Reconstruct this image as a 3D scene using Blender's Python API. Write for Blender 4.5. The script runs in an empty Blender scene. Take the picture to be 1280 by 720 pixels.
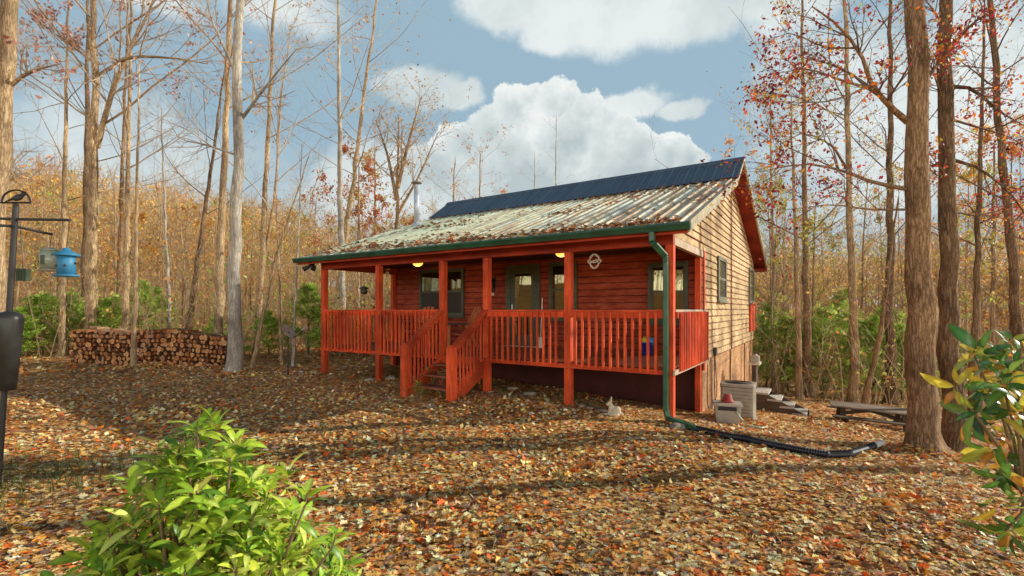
import bpy, math, random
import numpy as np
from mathutils import Vector

random.seed(7)
RNG = np.random.default_rng(11)
C = bpy.context.scene.collection
R = math.radians
EYE = 1.65
F = 605.0          # focal length in pixels of the 1280 wide photograph
HOR = 387.0

# ------------------------------------------------------------------ terrain
def gz(x, y):
    x = np.asarray(x, float); y = np.asarray(y, float)
    a = .125 * (x - 1.9) + .07 * (y - 7.0)
    r = .12 * np.log1p(np.exp(np.clip(a / .12, -40, 40)))
    r = 6.5 * (1 - np.exp(-r / 6.5))
    d = np.hypot(x, y); az = np.arctan2(x, y)
    hm = 9.0 - 9.0 * np.clip(az, -1, 0) - 6.0 * np.clip(az, 0, 1) - 9 * np.clip((np.abs(az) - 1.0) / .4, 0, 1)
    t = np.clip((d - 38) / 105, 0, 1); t = t * t * (3 - 2 * t)
    hill = np.clip(hm, 2, 17) * t * (1 + .16 * np.sin(az * 9 + 1) + .08 * np.sin(az * 23))
    bump = .035 * np.sin(x * .9 + 1.3) * np.sin(y * .8 + .4) + .02 * np.sin(x * 2.3 + y * 1.7)
    return -r + hill + bump
def g(x, y): return float(gz(x, y))
def px(p, d): return (p - 640.0) / F * d
def pt(p, q, d): return np.array([px(p, d), d, EYE + (HOR - q) / F * d])
def hit(p, q):
    d = 1.0
    while d < 60:
        if EYE + (HOR - q) / F * d <= g(px(p, d), d): break
        d += .01
    return np.array([px(p, d), d, g(px(p, d), d)])

# ------------------------------------------------------------------ object helpers
def tag(o, label=None, cat=None, group=None, kind=None):
    if label: o['label'] = label
    if cat: o['category'] = cat
    if group: o['group'] = group
    if kind: o['kind'] = kind
    return o
def thing(name, label, cat, loc=(0, 0, 0), rz=0, group=None):
    o = bpy.data.objects.new(name, None); C.objects.link(o)
    o.empty_display_size = .1
    o.location = loc; o.rotation_euler = (0, 0, rz)
    return tag(o, label, cat, group)
def link(name, me, mats, parent=None, bevel=0):
    o = bpy.data.objects.new(name, me); C.objects.link(o)
    for m in (mats if isinstance(mats, (list, tuple)) else [mats]):
        if len(me.materials) < len(mats if isinstance(mats, (list, tuple)) else [mats]): me.materials.append(m)
    if parent: o.parent = parent
    if bevel:
        b = o.modifiers.new('bevel', 'BEVEL'); b.width = bevel; b.segments = 2; b.limit_method = 'ANGLE'
    return o
def copy_tree(o, parent=None):
    c = o.copy(); C.objects.link(c)
    if parent: c.parent = parent
    for ch in list(o.children): copy_tree(ch, c)
    return c

class MB:
    """plain mesh collector"""
    def __init__(s): s.v = []; s.f = []; s.m = []
    def add(s, vs, fs, m=0):
        n = len(s.v); s.v += [tuple(float(c) for c in q) for q in vs]
        for f in fs: s.f.append(tuple(i + n for i in f)); s.m.append(m)
        return s
    def box(s, x0, x1, y0, y1, z0, z1, m=0):
        return s.add([(x0,y0,z0),(x1,y0,z0),(x1,y1,z0),(x0,y1,z0),(x0,y0,z1),(x1,y0,z1),(x1,y1,z1),(x0,y1,z1)],
                     [(0,3,2,1),(4,5,6,7),(0,1,5,4),(1,2,6,5),(2,3,7,6),(3,0,4,7)], m)
    def prism(s, prof, x0, x1, m=0, axis='x'):
        n = len(prof)
        def P(a, q): return (a, q[0], q[1]) if axis == 'x' else ((q[0], a, q[1]) if axis == 'y' else (q[0], q[1], a))
        vs = [P(x0, q) for q in prof] + [P(x1, q) for q in prof]
        fs = [tuple(range(n))[::-1], tuple(range(n, 2*n))] + [(i, (i+1) % n, n + (i+1) % n, n + i) for i in range(n)]
        return s.add(vs, fs, m)
    def bar(s, a, b, w, h, up=(0, 0, 1), m=0):
        a = Vector(a); b = Vector(b); t = (b - a).normalized(); up = Vector(up)
        sd = t.cross(up)
        if sd.length < 1e-4: sd = t.cross(Vector((1, 0, 0)))
        sd.normalize(); u = sd.cross(t)
        vs = []
        for p in (a, b):
            for i, j in ((-1,-1),(1,-1),(1,1),(-1,1)): vs.append(p + sd * (i*w/2) + u * (j*h/2))
        return s.add(vs, [(0,3,2,1),(4,5,6,7),(0,1,5,4),(1,2,6,5),(2,3,7,6),(3,0,4,7)], m)
    def tube(s, pts, rad, n=8, m=0, cap=True):
        pts = [Vector(p) for p in pts]; k = len(pts)
        rad = [rad]*k if not hasattr(rad, '__len__') else rad
        ref = None; vs = []
        for i, p in enumerate(pts):
            t = (pts[min(i+1, k-1)] - pts[max(i-1, 0)]).normalized()
            if ref is None:
                ref = t.cross(Vector((0, 0, 1)))
                if ref.length < .05: ref = t.cross(Vector((1, 0, 0)))
            ref = (ref - t * ref.dot(t)).normalized(); w = t.cross(ref)
            for j in range(n):
                a = 2*math.pi*j/n; vs.append(p + (ref*math.cos(a) + w*math.sin(a)) * rad[i])
        fs = [(i*n+j, i*n+(j+1) % n, (i+1)*n+(j+1) % n, (i+1)*n+j) for i in range(k-1) for j in range(n)]
        if cap: fs += [tuple(range(n))[::-1], tuple(range((k-1)*n, k*n))]
        return s.add(vs, fs, m)
    def lathe(s, prof, c=(0, 0, 0), n=20, m=0):
        vs = [(c[0]+max(r, 1e-4)*math.cos(2*math.pi*j/n), c[1]+max(r, 1e-4)*math.sin(2*math.pi*j/n), c[2]+z) for r, z in prof for j in range(n)]
        k = len(prof)
        fs = [(i*n+j, i*n+(j+1) % n, (i+1)*n+(j+1) % n, (i+1)*n+j) for i in range(k-1) for j in range(n)]
        fs += [tuple(range(n))[::-1], tuple(range((k-1)*n, k*n))]
        return s.add(vs, fs, m)
    def build(s, name, mats, parent=None, bevel=0, smooth=False):
        me = bpy.data.meshes.new(name); me.from_pydata(s.v, [], s.f)
        if not isinstance(mats, (list, tuple)): mats = [mats]
        for mt in mats: me.materials.append(mt)
        me.polygons.foreach_set('material_index', s.m)
        if smooth: me.polygons.foreach_set('use_smooth', [True]*len(s.f))
        me.update()
        return link(name, me, mats, parent, bevel)

def npmesh(name, V, polys, mats, tint=None, smooth=False, midx=None):
    """polys: list of (N,k) index arrays"""
    me = bpy.data.meshes.new(name)
    V = np.asarray(V, np.float32)
    me.vertices.add(len(V)); me.vertices.foreach_set('co', V.ravel())
    loops = np.concatenate([p.ravel() for p in polys]).astype(np.int32)
    tot = np.concatenate([np.full(len(p), p.shape[1], np.int32) for p in polys])
    st = np.concatenate([[0], np.cumsum(tot)[:-1]]).astype(np.int32)
    me.loops.add(len(loops)); me.loops.foreach_set('vertex_index', loops)
    me.polygons.add(len(tot)); me.polygons.foreach_set('loop_start', st); me.polygons.foreach_set('loop_total', tot)
    if smooth: me.polygons.foreach_set('use_smooth', np.ones(len(tot), bool))
    if midx is not None: me.polygons.foreach_set('material_index', midx.astype(np.int32))
    for m in mats: me.materials.append(m)
    me.update(calc_edges=True)
    if tint is not None:
        a = me.color_attributes.new('tint', 'FLOAT_COLOR', 'POINT')
        a.data.foreach_set('color', np.concatenate([tint, np.ones((len(tint), 1))], 1).astype(np.float32).ravel())
    return me

class NM:
    """numpy collector: tubes and scattered leaf templates"""
    def __init__(s): s.V = []; s.P = {}; s.T = []; s.n = 0
    def put(s, V, polys, tint):
        for p in polys: s.P.setdefault(p.shape[1], []).append(p + s.n)
        s.V.append(V); s.T.append(tint); s.n += len(V)
    def tubes(s, P, Rd, sides, col=(1, 1, 1)):
        P = np.asarray(P, float); Rd = np.asarray(Rd, float)
        if not len(P): return
        N, K, _ = P.shape
        T = np.gradient(P, axis=1); T /= np.linalg.norm(T, axis=2, keepdims=True) + 1e-9
        ref = np.where(np.abs(T[:, :1, 2:3]) > .8, np.array([[[1., 0, 0]]]), np.array([[[0, 0, 1.]]]))
        A = np.cross(T, np.broadcast_to(ref, T.shape)); A /= np.linalg.norm(A, axis=2, keepdims=True) + 1e-9
        B = np.cross(T, A)
        an = np.arange(sides) * 2 * np.pi / sides
        V = P[:, :, None] + Rd[:, :, None, None] * (A[:, :, None] * np.cos(an)[:, None] + B[:, :, None] * np.sin(an)[:, None])
        idx = np.arange(N*K*sides).reshape(N, K, sides)
        a = idx[:, :-1]; b = idx[:, 1:]
        q = np.stack([a, np.roll(a, -1, 2), np.roll(b, -1, 2), b], -1).reshape(-1, 4)
        s.put(V.reshape(-1, 3), [q], np.broadcast_to(np.array(col, float), (N*K*sides, 3)).copy())
    def leaves(s, tv, tf, pos, fr, size, col):
        """tv (k,3) template; fr (N,3,3) rows = local x,y,z axes in world"""
        N = len(pos); k = len(tv)
        if not N: return
        V = np.einsum('kj,njc->nkc', tv, fr) * np.asarray(size).reshape(-1, 1, 1) + pos[:, None]
        off = (np.arange(N) * k)[:, None, None]
        polys = [(f[None] + off).reshape(-1, f.shape[1]) for f in tf]
        tc_ = np.repeat(col, k, 0)
        if k > 8 and k % 3 == 0 and len(tf) == 1: tc_ = np.clip(tc_*np.tile([.86, 1.3, .86], N*k//3)[:, None], 0, .97)   # paler midrib
        s.put(V.reshape(-1, 3), polys, tc_)
    def mesh(s, name, mats, smooth=False):
        return npmesh(name, np.concatenate(s.V), [np.concatenate(p) for p in s.P.values()], mats, np.concatenate(s.T), smooth)

def frames(fwd, up):
    x = fwd / (np.linalg.norm(fwd, axis=1, keepdims=True) + 1e-9)
    y = np.cross(up, x); y /= np.linalg.norm(y, axis=1, keepdims=True) + 1e-9
    return np.stack([x, y, np.cross(x, y)], 1)
def rand_dirs(rng, n, zbias=0, zs=1):
    v = rng.normal(size=(n, 3)); v[:, 2] = v[:, 2]*zs + zbias
    return v / np.linalg.norm(v, axis=1, keepdims=True)
def pal(rng, n, cols, w=None, var=.25):
    cols = np.array(cols); w = None if w is None else np.array(w)/np.sum(w)
    c = cols[rng.choice(len(cols), n, p=w)]
    return np.clip(c * (1 + var * rng.normal(size=(n, 1))) * (1 + .03*rng.normal(size=(n, 3))), .004, .95)

# leaf templates (unit length along x)
DIAM = (np.array([[0, 0, 0], [.5, .3, .09], [1, 0, -.06], [.5, -.3, .09]]), [np.array([[0, 1, 2], [0, 2, 3]])])
def leaf_long(w=.32, k=6, droop=.18, fold=.07):
    xs = np.linspace(0, 1, k+1); v = []
    for x in xs:
        h = w/2 * (math.sin(math.pi * min(1, x*.93+.05)) ** .75) if 0 < x < 1 else .012
        z = -droop * x*x + .06*math.sin(x*3)
        v += [[x, -h, z + fold*h*4], [x, 0, z], [x, h, z + fold*h*4]]
    f = []
    for i in range(k):
        a = 3*i; f += [[a, a+3, a+4, a+1], [a+1, a+4, a+5, a+2]]
    return np.array(v), [np.array(f)]
LONG = leaf_long()
def leaf_lobed():
    pts = [(0, 0), (.12, .03), (.2, .2), (.32, .1), (.42, .32), (.55, .13), (.68, .27), (.8, .1), (1, 0)]
    up = [[x, y, .06*y*2 + .05*math.sin(x*5)*(.3+y)] for x, y in pts]
    dn = [[x, -y, .05*y*2 + .05*math.sin(x*4+1)*(.3+y)] for x, y in pts[1:-1]]
    mid = [[x, 0, -.03*math.sin(x*6)] for x, y in pts[1:-1]]
    v = up + dn + mid; U = lambda i: i; D = lambda i: 0 if i == 0 else (8 if i == 8 else 8+i); M = lambda i: 0 if i == 0 else (8 if i == 8 else 15+i)
    t = [[0, M(1), U(1)], [0, D(1), M(1)], [M(7), 8, U(7)], [M(7), D(7), 8]]; q = []
    for i in range(1, 7): q += [[M(i), M(i+1), U(i+1), U(i)], [D(i), D(i+1), M(i+1), M(i)]]
    return np.array(v), [np.array(t), np.array(q)]
LOBED = leaf_lobed()
CURL = (np.array([[0, 0, 0], [.45, .32, .06], [1, 0, .03], [.45, -.32, .05], [.5, 0, -.01]]), [np.array([[0, 4, 1], [1, 4, 2], [0, 3, 4], [4, 3, 2]])])

# ------------------------------------------------------------------ materials
def new_mat(name):
    m = bpy.data.materials.new(name); m.use_nodes = True
    nt = m.node_tree; b = nt.nodes['Principled BSDF']
    return m, nt, b
def N(nt, t, **kw):
    n = nt.nodes.new(t)
    for k, v in kw.items():
        if k in n.inputs: n.inputs[k].default_value = v
        else: setattr(n, k, v)
    return n
def ramp(nt, stops):
    r = nt.nodes.new('ShaderNodeValToRGB'); e = r.color_ramp.elements
    while len(e) < len(stops): e.new(.5)
    for i, (p, c) in enumerate(stops): e[i].position = p; e[i].color = (*c, 1)
    return r
def coords(nt, scale=(1, 1, 1), kind='Object'):
    tc = nt.nodes.new('ShaderNodeTexCoord'); mp = nt.nodes.new('ShaderNodeMapping')
    mp.inputs['Scale'].default_value = scale
    nt.links.new(tc.outputs[kind], mp.inputs['Vector']); return mp.outputs['Vector']
def mix(nt, a, b, fac, mode='MIX'):
    m = nt.nodes.new('ShaderNodeMix'); m.data_type = 'RGBA'; m.blend_type = mode
    for s, v in ((m.inputs[6], a), (m.inputs[7], b), (m.inputs[0], fac)):
        if isinstance(v, bpy.types.NodeSocket): nt.links.new(v, s)
        elif isinstance(v, (tuple, list)): s.default_value = (*v, 1)
        else: s.default_value = v
    return m.outputs[2]
def bump(nt, b, h, st=.3, dist=.01):
    bp = nt.nodes.new('ShaderNodeBump'); bp.inputs['Strength'].default_value = st; bp.inputs['Distance'].default_value = dist
    nt.links.new(h, bp.inputs['Height']); nt.links.new(bp.outputs['Normal'], b.inputs['Normal'])
def wood(name, c0, c1, c2, scale=(3, 30, 30), rough=.7, blotch=1.2, bst=.25):
    m, nt, b = new_mat(name)
    n1 = N(nt, 'ShaderNodeTexNoise', Scale=1.0, Detail=6.0, Roughness=.65); nt.links.new(coords(nt, scale), n1.inputs['Vector'])
    n2 = N(nt, 'ShaderNodeTexNoise', Scale=blotch, Detail=5.0); nt.links.new(coords(nt), n2.inputs['Vector'])
    r1 = ramp(nt, [(.3, c0), (.52, c1), (.75, c2)]); nt.links.new(n1.outputs['Fac'], r1.inputs['Fac'])
    r2 = ramp(nt, [(.3, (.5, .46, .44)), (.65, (1.12, 1.1, 1.1))]); nt.links.new(n2.outputs['Fac'], r2.inputs['Fac'])
    oi = nt.nodes.new('ShaderNodeObjectInfo'); r3 = ramp(nt, [(0, (.78, .74, .72)), (1, (1.12, 1.14, 1.16))]); nt.links.new(oi.outputs['Random'], r3.inputs['Fac'])
    c_ = mix(nt, r1.outputs['Color'], r2.outputs['Color'], 1.0, 'MULTIPLY')
    nt.links.new(mix(nt, c_, r3.outputs['Color'], 1.0, 'MULTIPLY'), b.inputs['Base Color'])
    b.inputs['Roughness'].default_value = rough; b.inputs['Specular IOR Level'].default_value = .3
    bump(nt, b, n1.outputs['Fac'], bst, .006)
    return m
def plain(name, c, rough=.5, metal=0, var=.15, scale=6, spec=.4, bst=.1):
    m, nt, b = new_mat(name)
    n1 = N(nt, 'ShaderNodeTexNoise', Scale=float(scale), Detail=6.0, Roughness=.6); nt.links.new(coords(nt), n1.inputs['Vector'])
    lo = tuple(k*(1-var*1.5) for k in c); hi = tuple(min(1, k*(1+var)) for k in c)
    r1 = ramp(nt, [(.3, lo), (.7, hi)]); nt.links.new(n1.outputs['Fac'], r1.inputs['Fac'])
    nt.links.new(r1.outputs['Color'], b.inputs['Base Color'])
    b.inputs['Roughness'].default_value = rough; b.inputs['Metallic'].default_value = metal; b.inputs['Specular IOR Level'].default_value = spec
    bump(nt, b, n1.outputs['Fac'], bst, .004)
    return m
def leafmat(name, trans=.35, rough=.5, gain=1.0, spec=.3):
    m, nt, b = new_mat(name)
    at = N(nt, 'ShaderNodeAttribute', attribute_name='tint')
    n1 = N(nt, 'ShaderNodeTexNoise', Scale=35.0, Detail=3.0); nt.links.new(coords(nt), n1.inputs['Vector'])
    r1 = ramp(nt, [(.3, (.84*gain,)*3), (.7, (1.08*gain,)*3)]); nt.links.new(n1.outputs['Fac'], r1.inputs['Fac'])
    col = mix(nt, at.outputs['Color'], r1.outputs['Color'], 1.0, 'MULTIPLY')
    nt.links.new(col, b.inputs['Base Color']); b.inputs['Roughness'].default_value = rough; b.inputs['Specular IOR Level'].default_value = spec
    tr = N(nt, 'ShaderNodeBsdfTranslucent'); nt.links.new(col, tr.inputs['Color'])
    ms = N(nt, 'ShaderNodeMixShader', Fac=trans); nt.links.new(b.outputs[0], ms.inputs[1]); nt.links.new(tr.outputs[0], ms.inputs[2])
    nt.links.new(ms.outputs[0], nt.nodes['Material Output'].inputs[0])
    return m
def barkmat(name, c0, c1, c2, sc=1.0, bst=.8):
    m, nt, b = new_mat(name)
    v = coords(nt, (14*sc, 14*sc, 2.2*sc))
    n0 = N(nt, 'ShaderNodeTexNoise', Scale=.9, Detail=9.0, Roughness=.68); nt.links.new(v, n0.inputs['Vector'])
    va = nt.nodes.new('ShaderNodeVectorMath'); va.operation = 'MULTIPLY_ADD'; va.inputs[1].default_value = (2.2, 2.2, 2.6)
    nt.links.new(n0.outputs['Color'], va.inputs[0]); nt.links.new(v, va.inputs[2])
    vo = N(nt, 'ShaderNodeTexVoronoi', Scale=1.6, feature='DISTANCE_TO_EDGE'); nt.links.new(va.outputs[0], vo.inputs['Vector'])
    mm = nt.nodes.new('ShaderNodeMath'); mm.operation = 'MULTIPLY_ADD'; mm.inputs[1].default_value = 1.3
    nt.links.new(vo.outputs['Distance'], mm.inputs[0])
    m2 = nt.nodes.new('ShaderNodeMath'); m2.operation = 'MULTIPLY'; m2.inputs[1].default_value = .45
    nt.links.new(n0.outputs['Fac'], m2.inputs[0]); nt.links.new(m2.outputs[0], mm.inputs[2])
    r1 = ramp(nt, [(.18, c0), (.42, c1), (.8, c2)]); nt.links.new(mm.outputs[0], r1.inputs['Fac'])
    n2 = N(nt, 'ShaderNodeTexNoise', Scale=1.1, Detail=4.0); nt.links.new(coords(nt), n2.inputs['Vector'])
    r2 = ramp(nt, [(.35, (.55, .52, .5)), (.62, (1.15, 1.12, 1.04))]); nt.links.new(n2.outputs['Fac'], r2.inputs['Fac'])
    nt.links.new(mix(nt, r1.outputs['Color'], r2.outputs['Color'], 1.0, 'MULTIPLY'), b.inputs['Base Color'])
    b.inputs['Roughness'].default_value = .9; b.inputs['Specular IOR Level'].default_value = .15
    bump(nt, b, mm.outputs[0], bst, .02)
    return m

M = {}
M['stain_v'] = wood('red_stain_vertical', (.52, .056, .016), (.84, .105, .026), (.92, .20, .06), (34, 34, 3))
M['stain_h'] = wood('red_stain_horizontal', (.52, .056, .016), (.82, .10, .026), (.9, .185, .055), (3, 34, 34))
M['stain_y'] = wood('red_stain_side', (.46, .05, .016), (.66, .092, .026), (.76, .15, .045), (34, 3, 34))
M['deck'] = wood('deck_boards', (.24, .07, .035), (.36, .12, .06), (.48, .2, .11), (3, 26, 26))
M['fascia'] = wood('dark_red_fascia', (.36, .035, .012), (.48, .055, .02), (.58, .085, .03), (3, 24, 24))
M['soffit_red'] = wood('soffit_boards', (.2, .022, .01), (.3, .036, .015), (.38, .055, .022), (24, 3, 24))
M['white_edge'] = plain('pale_worn_trim', (.5, .38, .27), .7)
def siding(name, c0, c1, c2, dark, axis, patch=(.6, 1.1)):
    m, nt, b = new_mat(name)
    sc = (22, 3, 10) if axis == 'y' else (3, 22, 10)
    n1 = N(nt, 'ShaderNodeTexNoise', Scale=1.0, Detail=7.0, Roughness=.7); nt.links.new(coords(nt, sc), n1.inputs['Vector'])
    n2 = N(nt, 'ShaderNodeTexNoise', Scale=.9, Detail=6.0, Roughness=.6); nt.links.new(coords(nt), n2.inputs['Vector'])
    r1 = ramp(nt, [(.28, c0), (.52, c1), (.75, c2)]); nt.links.new(n1.outputs['Fac'], r1.inputs['Fac'])
    r2 = ramp(nt, [(.32, (patch[0],)*3), (.66, (patch[1],)*3)]); nt.links.new(n2.outputs['Fac'], r2.inputs['Fac'])
    col = mix(nt, r1.outputs['Color'], r2.outputs['Color'], 1.0, 'MULTIPLY')
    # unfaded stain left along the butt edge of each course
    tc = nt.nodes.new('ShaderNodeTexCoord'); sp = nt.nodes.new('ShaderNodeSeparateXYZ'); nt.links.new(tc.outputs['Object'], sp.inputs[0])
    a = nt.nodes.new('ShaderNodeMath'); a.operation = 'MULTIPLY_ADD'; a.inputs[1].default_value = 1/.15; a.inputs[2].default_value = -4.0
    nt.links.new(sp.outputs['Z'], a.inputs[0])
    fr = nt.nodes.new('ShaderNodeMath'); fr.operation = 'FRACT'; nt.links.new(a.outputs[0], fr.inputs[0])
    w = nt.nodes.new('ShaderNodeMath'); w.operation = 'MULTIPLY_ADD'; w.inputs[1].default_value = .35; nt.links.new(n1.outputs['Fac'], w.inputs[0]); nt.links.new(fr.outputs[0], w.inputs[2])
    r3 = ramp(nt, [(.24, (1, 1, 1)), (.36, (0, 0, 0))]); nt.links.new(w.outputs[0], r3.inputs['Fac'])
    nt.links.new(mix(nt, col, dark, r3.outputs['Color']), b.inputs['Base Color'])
    b.inputs['Roughness'].default_value = .8; b.inputs['Specular IOR Level'].default_value = .2
    bump(nt, b, n1.outputs['Fac'], .3, .005)
    return m
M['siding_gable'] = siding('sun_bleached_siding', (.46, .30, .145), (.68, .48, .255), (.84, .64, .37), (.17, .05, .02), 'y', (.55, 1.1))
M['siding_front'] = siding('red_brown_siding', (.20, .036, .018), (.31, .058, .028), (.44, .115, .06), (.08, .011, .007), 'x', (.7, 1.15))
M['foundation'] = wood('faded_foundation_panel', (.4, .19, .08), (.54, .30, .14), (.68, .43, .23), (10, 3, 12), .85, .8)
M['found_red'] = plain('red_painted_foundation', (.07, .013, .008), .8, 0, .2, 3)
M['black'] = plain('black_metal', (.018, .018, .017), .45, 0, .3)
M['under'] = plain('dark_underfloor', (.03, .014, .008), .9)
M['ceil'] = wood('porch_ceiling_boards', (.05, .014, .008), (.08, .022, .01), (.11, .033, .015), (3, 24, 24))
M['green_trim'] = plain('dark_green_trim', (.065, .075, .045), .55, 0, .2, 8)
M['gutter'] = plain('green_gutter_metal', (.022, .085, .045), .35, 0, .3, 3, .5)
M['downspout'] = plain('green_downspout_metal', (.028, .12, .062), .35, 0, .25, 4, .5)
M['rake'] = plain('tan_rake_metal', (.42, .36, .22), .5, 0, .3, 5)
def glass(name, c=(.012, .014, .012)):
    m, nt, b = new_mat(name)
    b.inputs['Base Color'].default_value = (*c, 1); b.inputs['Roughness'].default_value = .02
    b.inputs['Specular IOR Level'].default_value = .8; b.inputs['IOR'].default_value = 1.9; b.inputs['Specular Tint'].default_value = (.85, .8, .45, 1)  # yellow tint puts the look of mirrored woods into the reflection colour
    n1 = N(nt, 'ShaderNodeTexNoise', Scale=3.0, Detail=1.0); nt.links.new(coords(nt), n1.inputs['Vector']); bump(nt, b, n1.outputs['Fac'], .04, .01)
    return m
M['glass'] = glass('window_glass'); M['screen'] = plain('dark_insect_screen', (.025, .014, .012), .5)
M['blind'] = plain('pale_door_curtain', (.45, .42, .34), .5, 0, .15, 10, .8)
def metalroof(name, stops, rough, metal, stain):
    m, nt, b = new_mat(name)
    n1 = N(nt, 'ShaderNodeTexNoise', Scale=1.0, Detail=6.0, Roughness=.6); nt.links.new(coords(nt, (5.5, .3, .3)), n1.inputs['Vector'])
    n2 = N(nt, 'ShaderNodeTexNoise', Scale=7.0, Detail=6.0, Roughness=.7); nt.links.new(coords(nt, (2, .5, .5)), n2.inputs['Vector'])
    ad = nt.nodes.new('ShaderNodeMath'); ad.operation = 'MULTIPLY_ADD'; ad.inputs[1].default_value = .35
    nt.links.new(n2.outputs['Fac'], ad.inputs[0]); nt.links.new(n1.outputs['Fac'], ad.inputs[2])
    r1 = ramp(nt, stops); nt.links.new(ad.outputs[0], r1.inputs['Fac'])
    # greener towards the far end of the porch roof
    tc = nt.nodes.new('ShaderNodeTexCoord'); sp = nt.nodes.new('ShaderNodeSeparateXYZ'); nt.links.new(tc.outputs['Object'], sp.inputs[0])
    mr = N(nt, 'ShaderNodeMapRange'); mr.inputs[1].default_value = -2; mr.inputs[2].default_value = -7; nt.links.new(sp.outputs['X'], mr.inputs[0])
    mu = nt.nodes.new('ShaderNodeMath'); mu.operation = 'MULTIPLY'; mu.inputs[1].default_value = stain; nt.links.new(mr.outputs[0], mu.inputs[0])
    nt.links.new(mix(nt, r1.outputs['Color'], (.36, .47, .36), mu.outputs[0]), b.inputs['Base Color'])
    b.inputs['Roughness'].default_value = rough; b.inputs['Metallic'].default_value = metal
    bump(nt, b, n2.outputs['Fac'], .12, .004)
    return m
M['roof_low'] = metalroof('weathered_green_metal_roof', [(.44, (.09, .11, .14)), (.51, (.22, .24, .25)), (.57, (.30, .16, .07)), (.63, (.48, .35, .19)), (.69, (.62, .58, .41)), (.8, (.40, .46, .42)), (.9, (.6, .57, .42))], .5, 0, .6)
M['roof_up'] = metalroof('slate_blue_metal_roof', [(.4, (.055, .095, .145)), (.7, (.075, .125, .185)), (.9, (.10, .155, .21))], .45, 0, 0)
M['galv'] = plain('galvanised_pipe', (.55, .6, .66), .4, .3, .1)
M['white'] = plain('white_paint', (.7, .68, .62), .55)
M['chime'] = plain('pale_chime_wood', (.6, .5, .38), .6)
m, nt, b = new_mat('lit_lamp_glass'); b.inputs['Base Color'].default_value = (.9, .6, .2, 1); b.inputs['Emission Color'].default_value = (1, .52, .08, 1); b.inputs['Emission Strength'].default_value = 1.5; M['lamp'] = m
M['bark_grey'] = barkmat('smooth_grey_bark', (.26, .23, .20), (.46, .42, .37), (.6, .56, .5), .8, .45)
M['bark_tan'] = barkmat('tan_bark', (.2, .13, .075), (.52, .37, .22), (.74, .58, .38), 1.0, .7)
M['bark_brown'] = barkmat('brown_furrowed_bark', (.12, .07, .04), (.42, .27, .155), (.62, .44, .28), 1.0, 1.0)
M['bark_dark'] = barkmat('dark_bark', (.08, .05, .032), (.25, .165, .10), (.42, .3, .19), 1.0, .8)
M['twig'] = plain('twig_bark', (.5, .4, .31), .9, 0, .3, 3, .1)
M['twig_tan'] = plain('tan_twig_bark', (.6, .45, .28), .9, 0, .3, 3, .1)
M['twig_dark'] = plain('dark_twig_bark', (.2, .14, .10), .9, 0, .3, 3, .1)
M['leaf'] = leafmat('autumn_leaf', .4)
M['litter'] = leafmat('fallen_leaf', .08, .6, 1.0)
M['bush_leaf'] = leafmat('bright_bush_leaf', .38, .38, 1.0, .45)
M['gloss_leaf'] = leafmat('glossy_leaf', .3, .22, 1.0, .6)
M['needle'] = leafmat('evergreen_needle', .35, .5)
M['stem'] = plain('bush_stem', (.22, .15, .08), .8)
M['ac'] = plain('beige_painted_steel', (.36, .31, .24), .5, 0, .15)
M['ac_dark'] = plain('dark_grille', (.06, .05, .045), .7)
M['bin'] = plain('grey_plastic', (.42, .37, .3), .5, 0, .1)
M['pot'] = plain('red_clay', (.38, .06, .05), .6)
M['hose'] = plain('pale_green_hose', (.4, .5, .34), .4)
M['pipe_black'] = plain('black_corrugated_plastic', (.018, .018, .026), .4, 0, .3, 8)
M['grey_wood'] = wood('weathered_grey_wood', (.16, .12, .09), (.3, .23, .17), (.45, .36, .27), (3, 30, 30))
M['brown_wood'] = wood('dark_weathered_wood', (.06, .04, .025), (.12, .08, .05), (.2, .14, .09), (3, 30, 30))
M['step_white'] = wood('pale_worn_tread', (.45, .41, .35), (.6, .55, .48), (.7, .66, .6), (30, 3, 30))
M['stone'] = plain('pale_stone', (.4, .34, .26), .85, 0, .3, 9, .2, .5)
M['statue'] = plain('cream_cast_stone', (.6, .5, .36), .85, 0, .2, 12, .2, .4)
M['blue_feeder'] = plain('blue_painted_metal', (.035, .20, .36), .5, 0, .15)
M['blue'] = plain('blue_plastic', (.03, .05, .45), .4)
M['ltblue'] = plain('light_blue_plastic', (.06, .3, .6), .4)
M['yellow'] = plain('yellow_green_plastic', (.55, .5, .05), .4)
M['clear'] = plain('cloudy_clear_plastic', (.3, .34, .26), .25, 0, .2, 6, .6)
M['suet'] = plain('dull_green_metal', (.06, .09, .05), .5)
M['dish'] = plain('grey_dish_metal', (.34, .28, .23), .6)
M['pole'] = plain('dark_pole', (.035, .033, .03), .45)
M['baffle'] = plain('dark_grey_baffle_metal', (.055, .055, .05), .38, .3, .2)
M['chair'] = wood('stained_chair_wood', (.42, .12, .05), (.62, .2, .08), (.74, .3, .13), (30, 30, 4))
M['chair_dark'] = plain('dark_chair_arm', (.03, .02, .018), .5)

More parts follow.
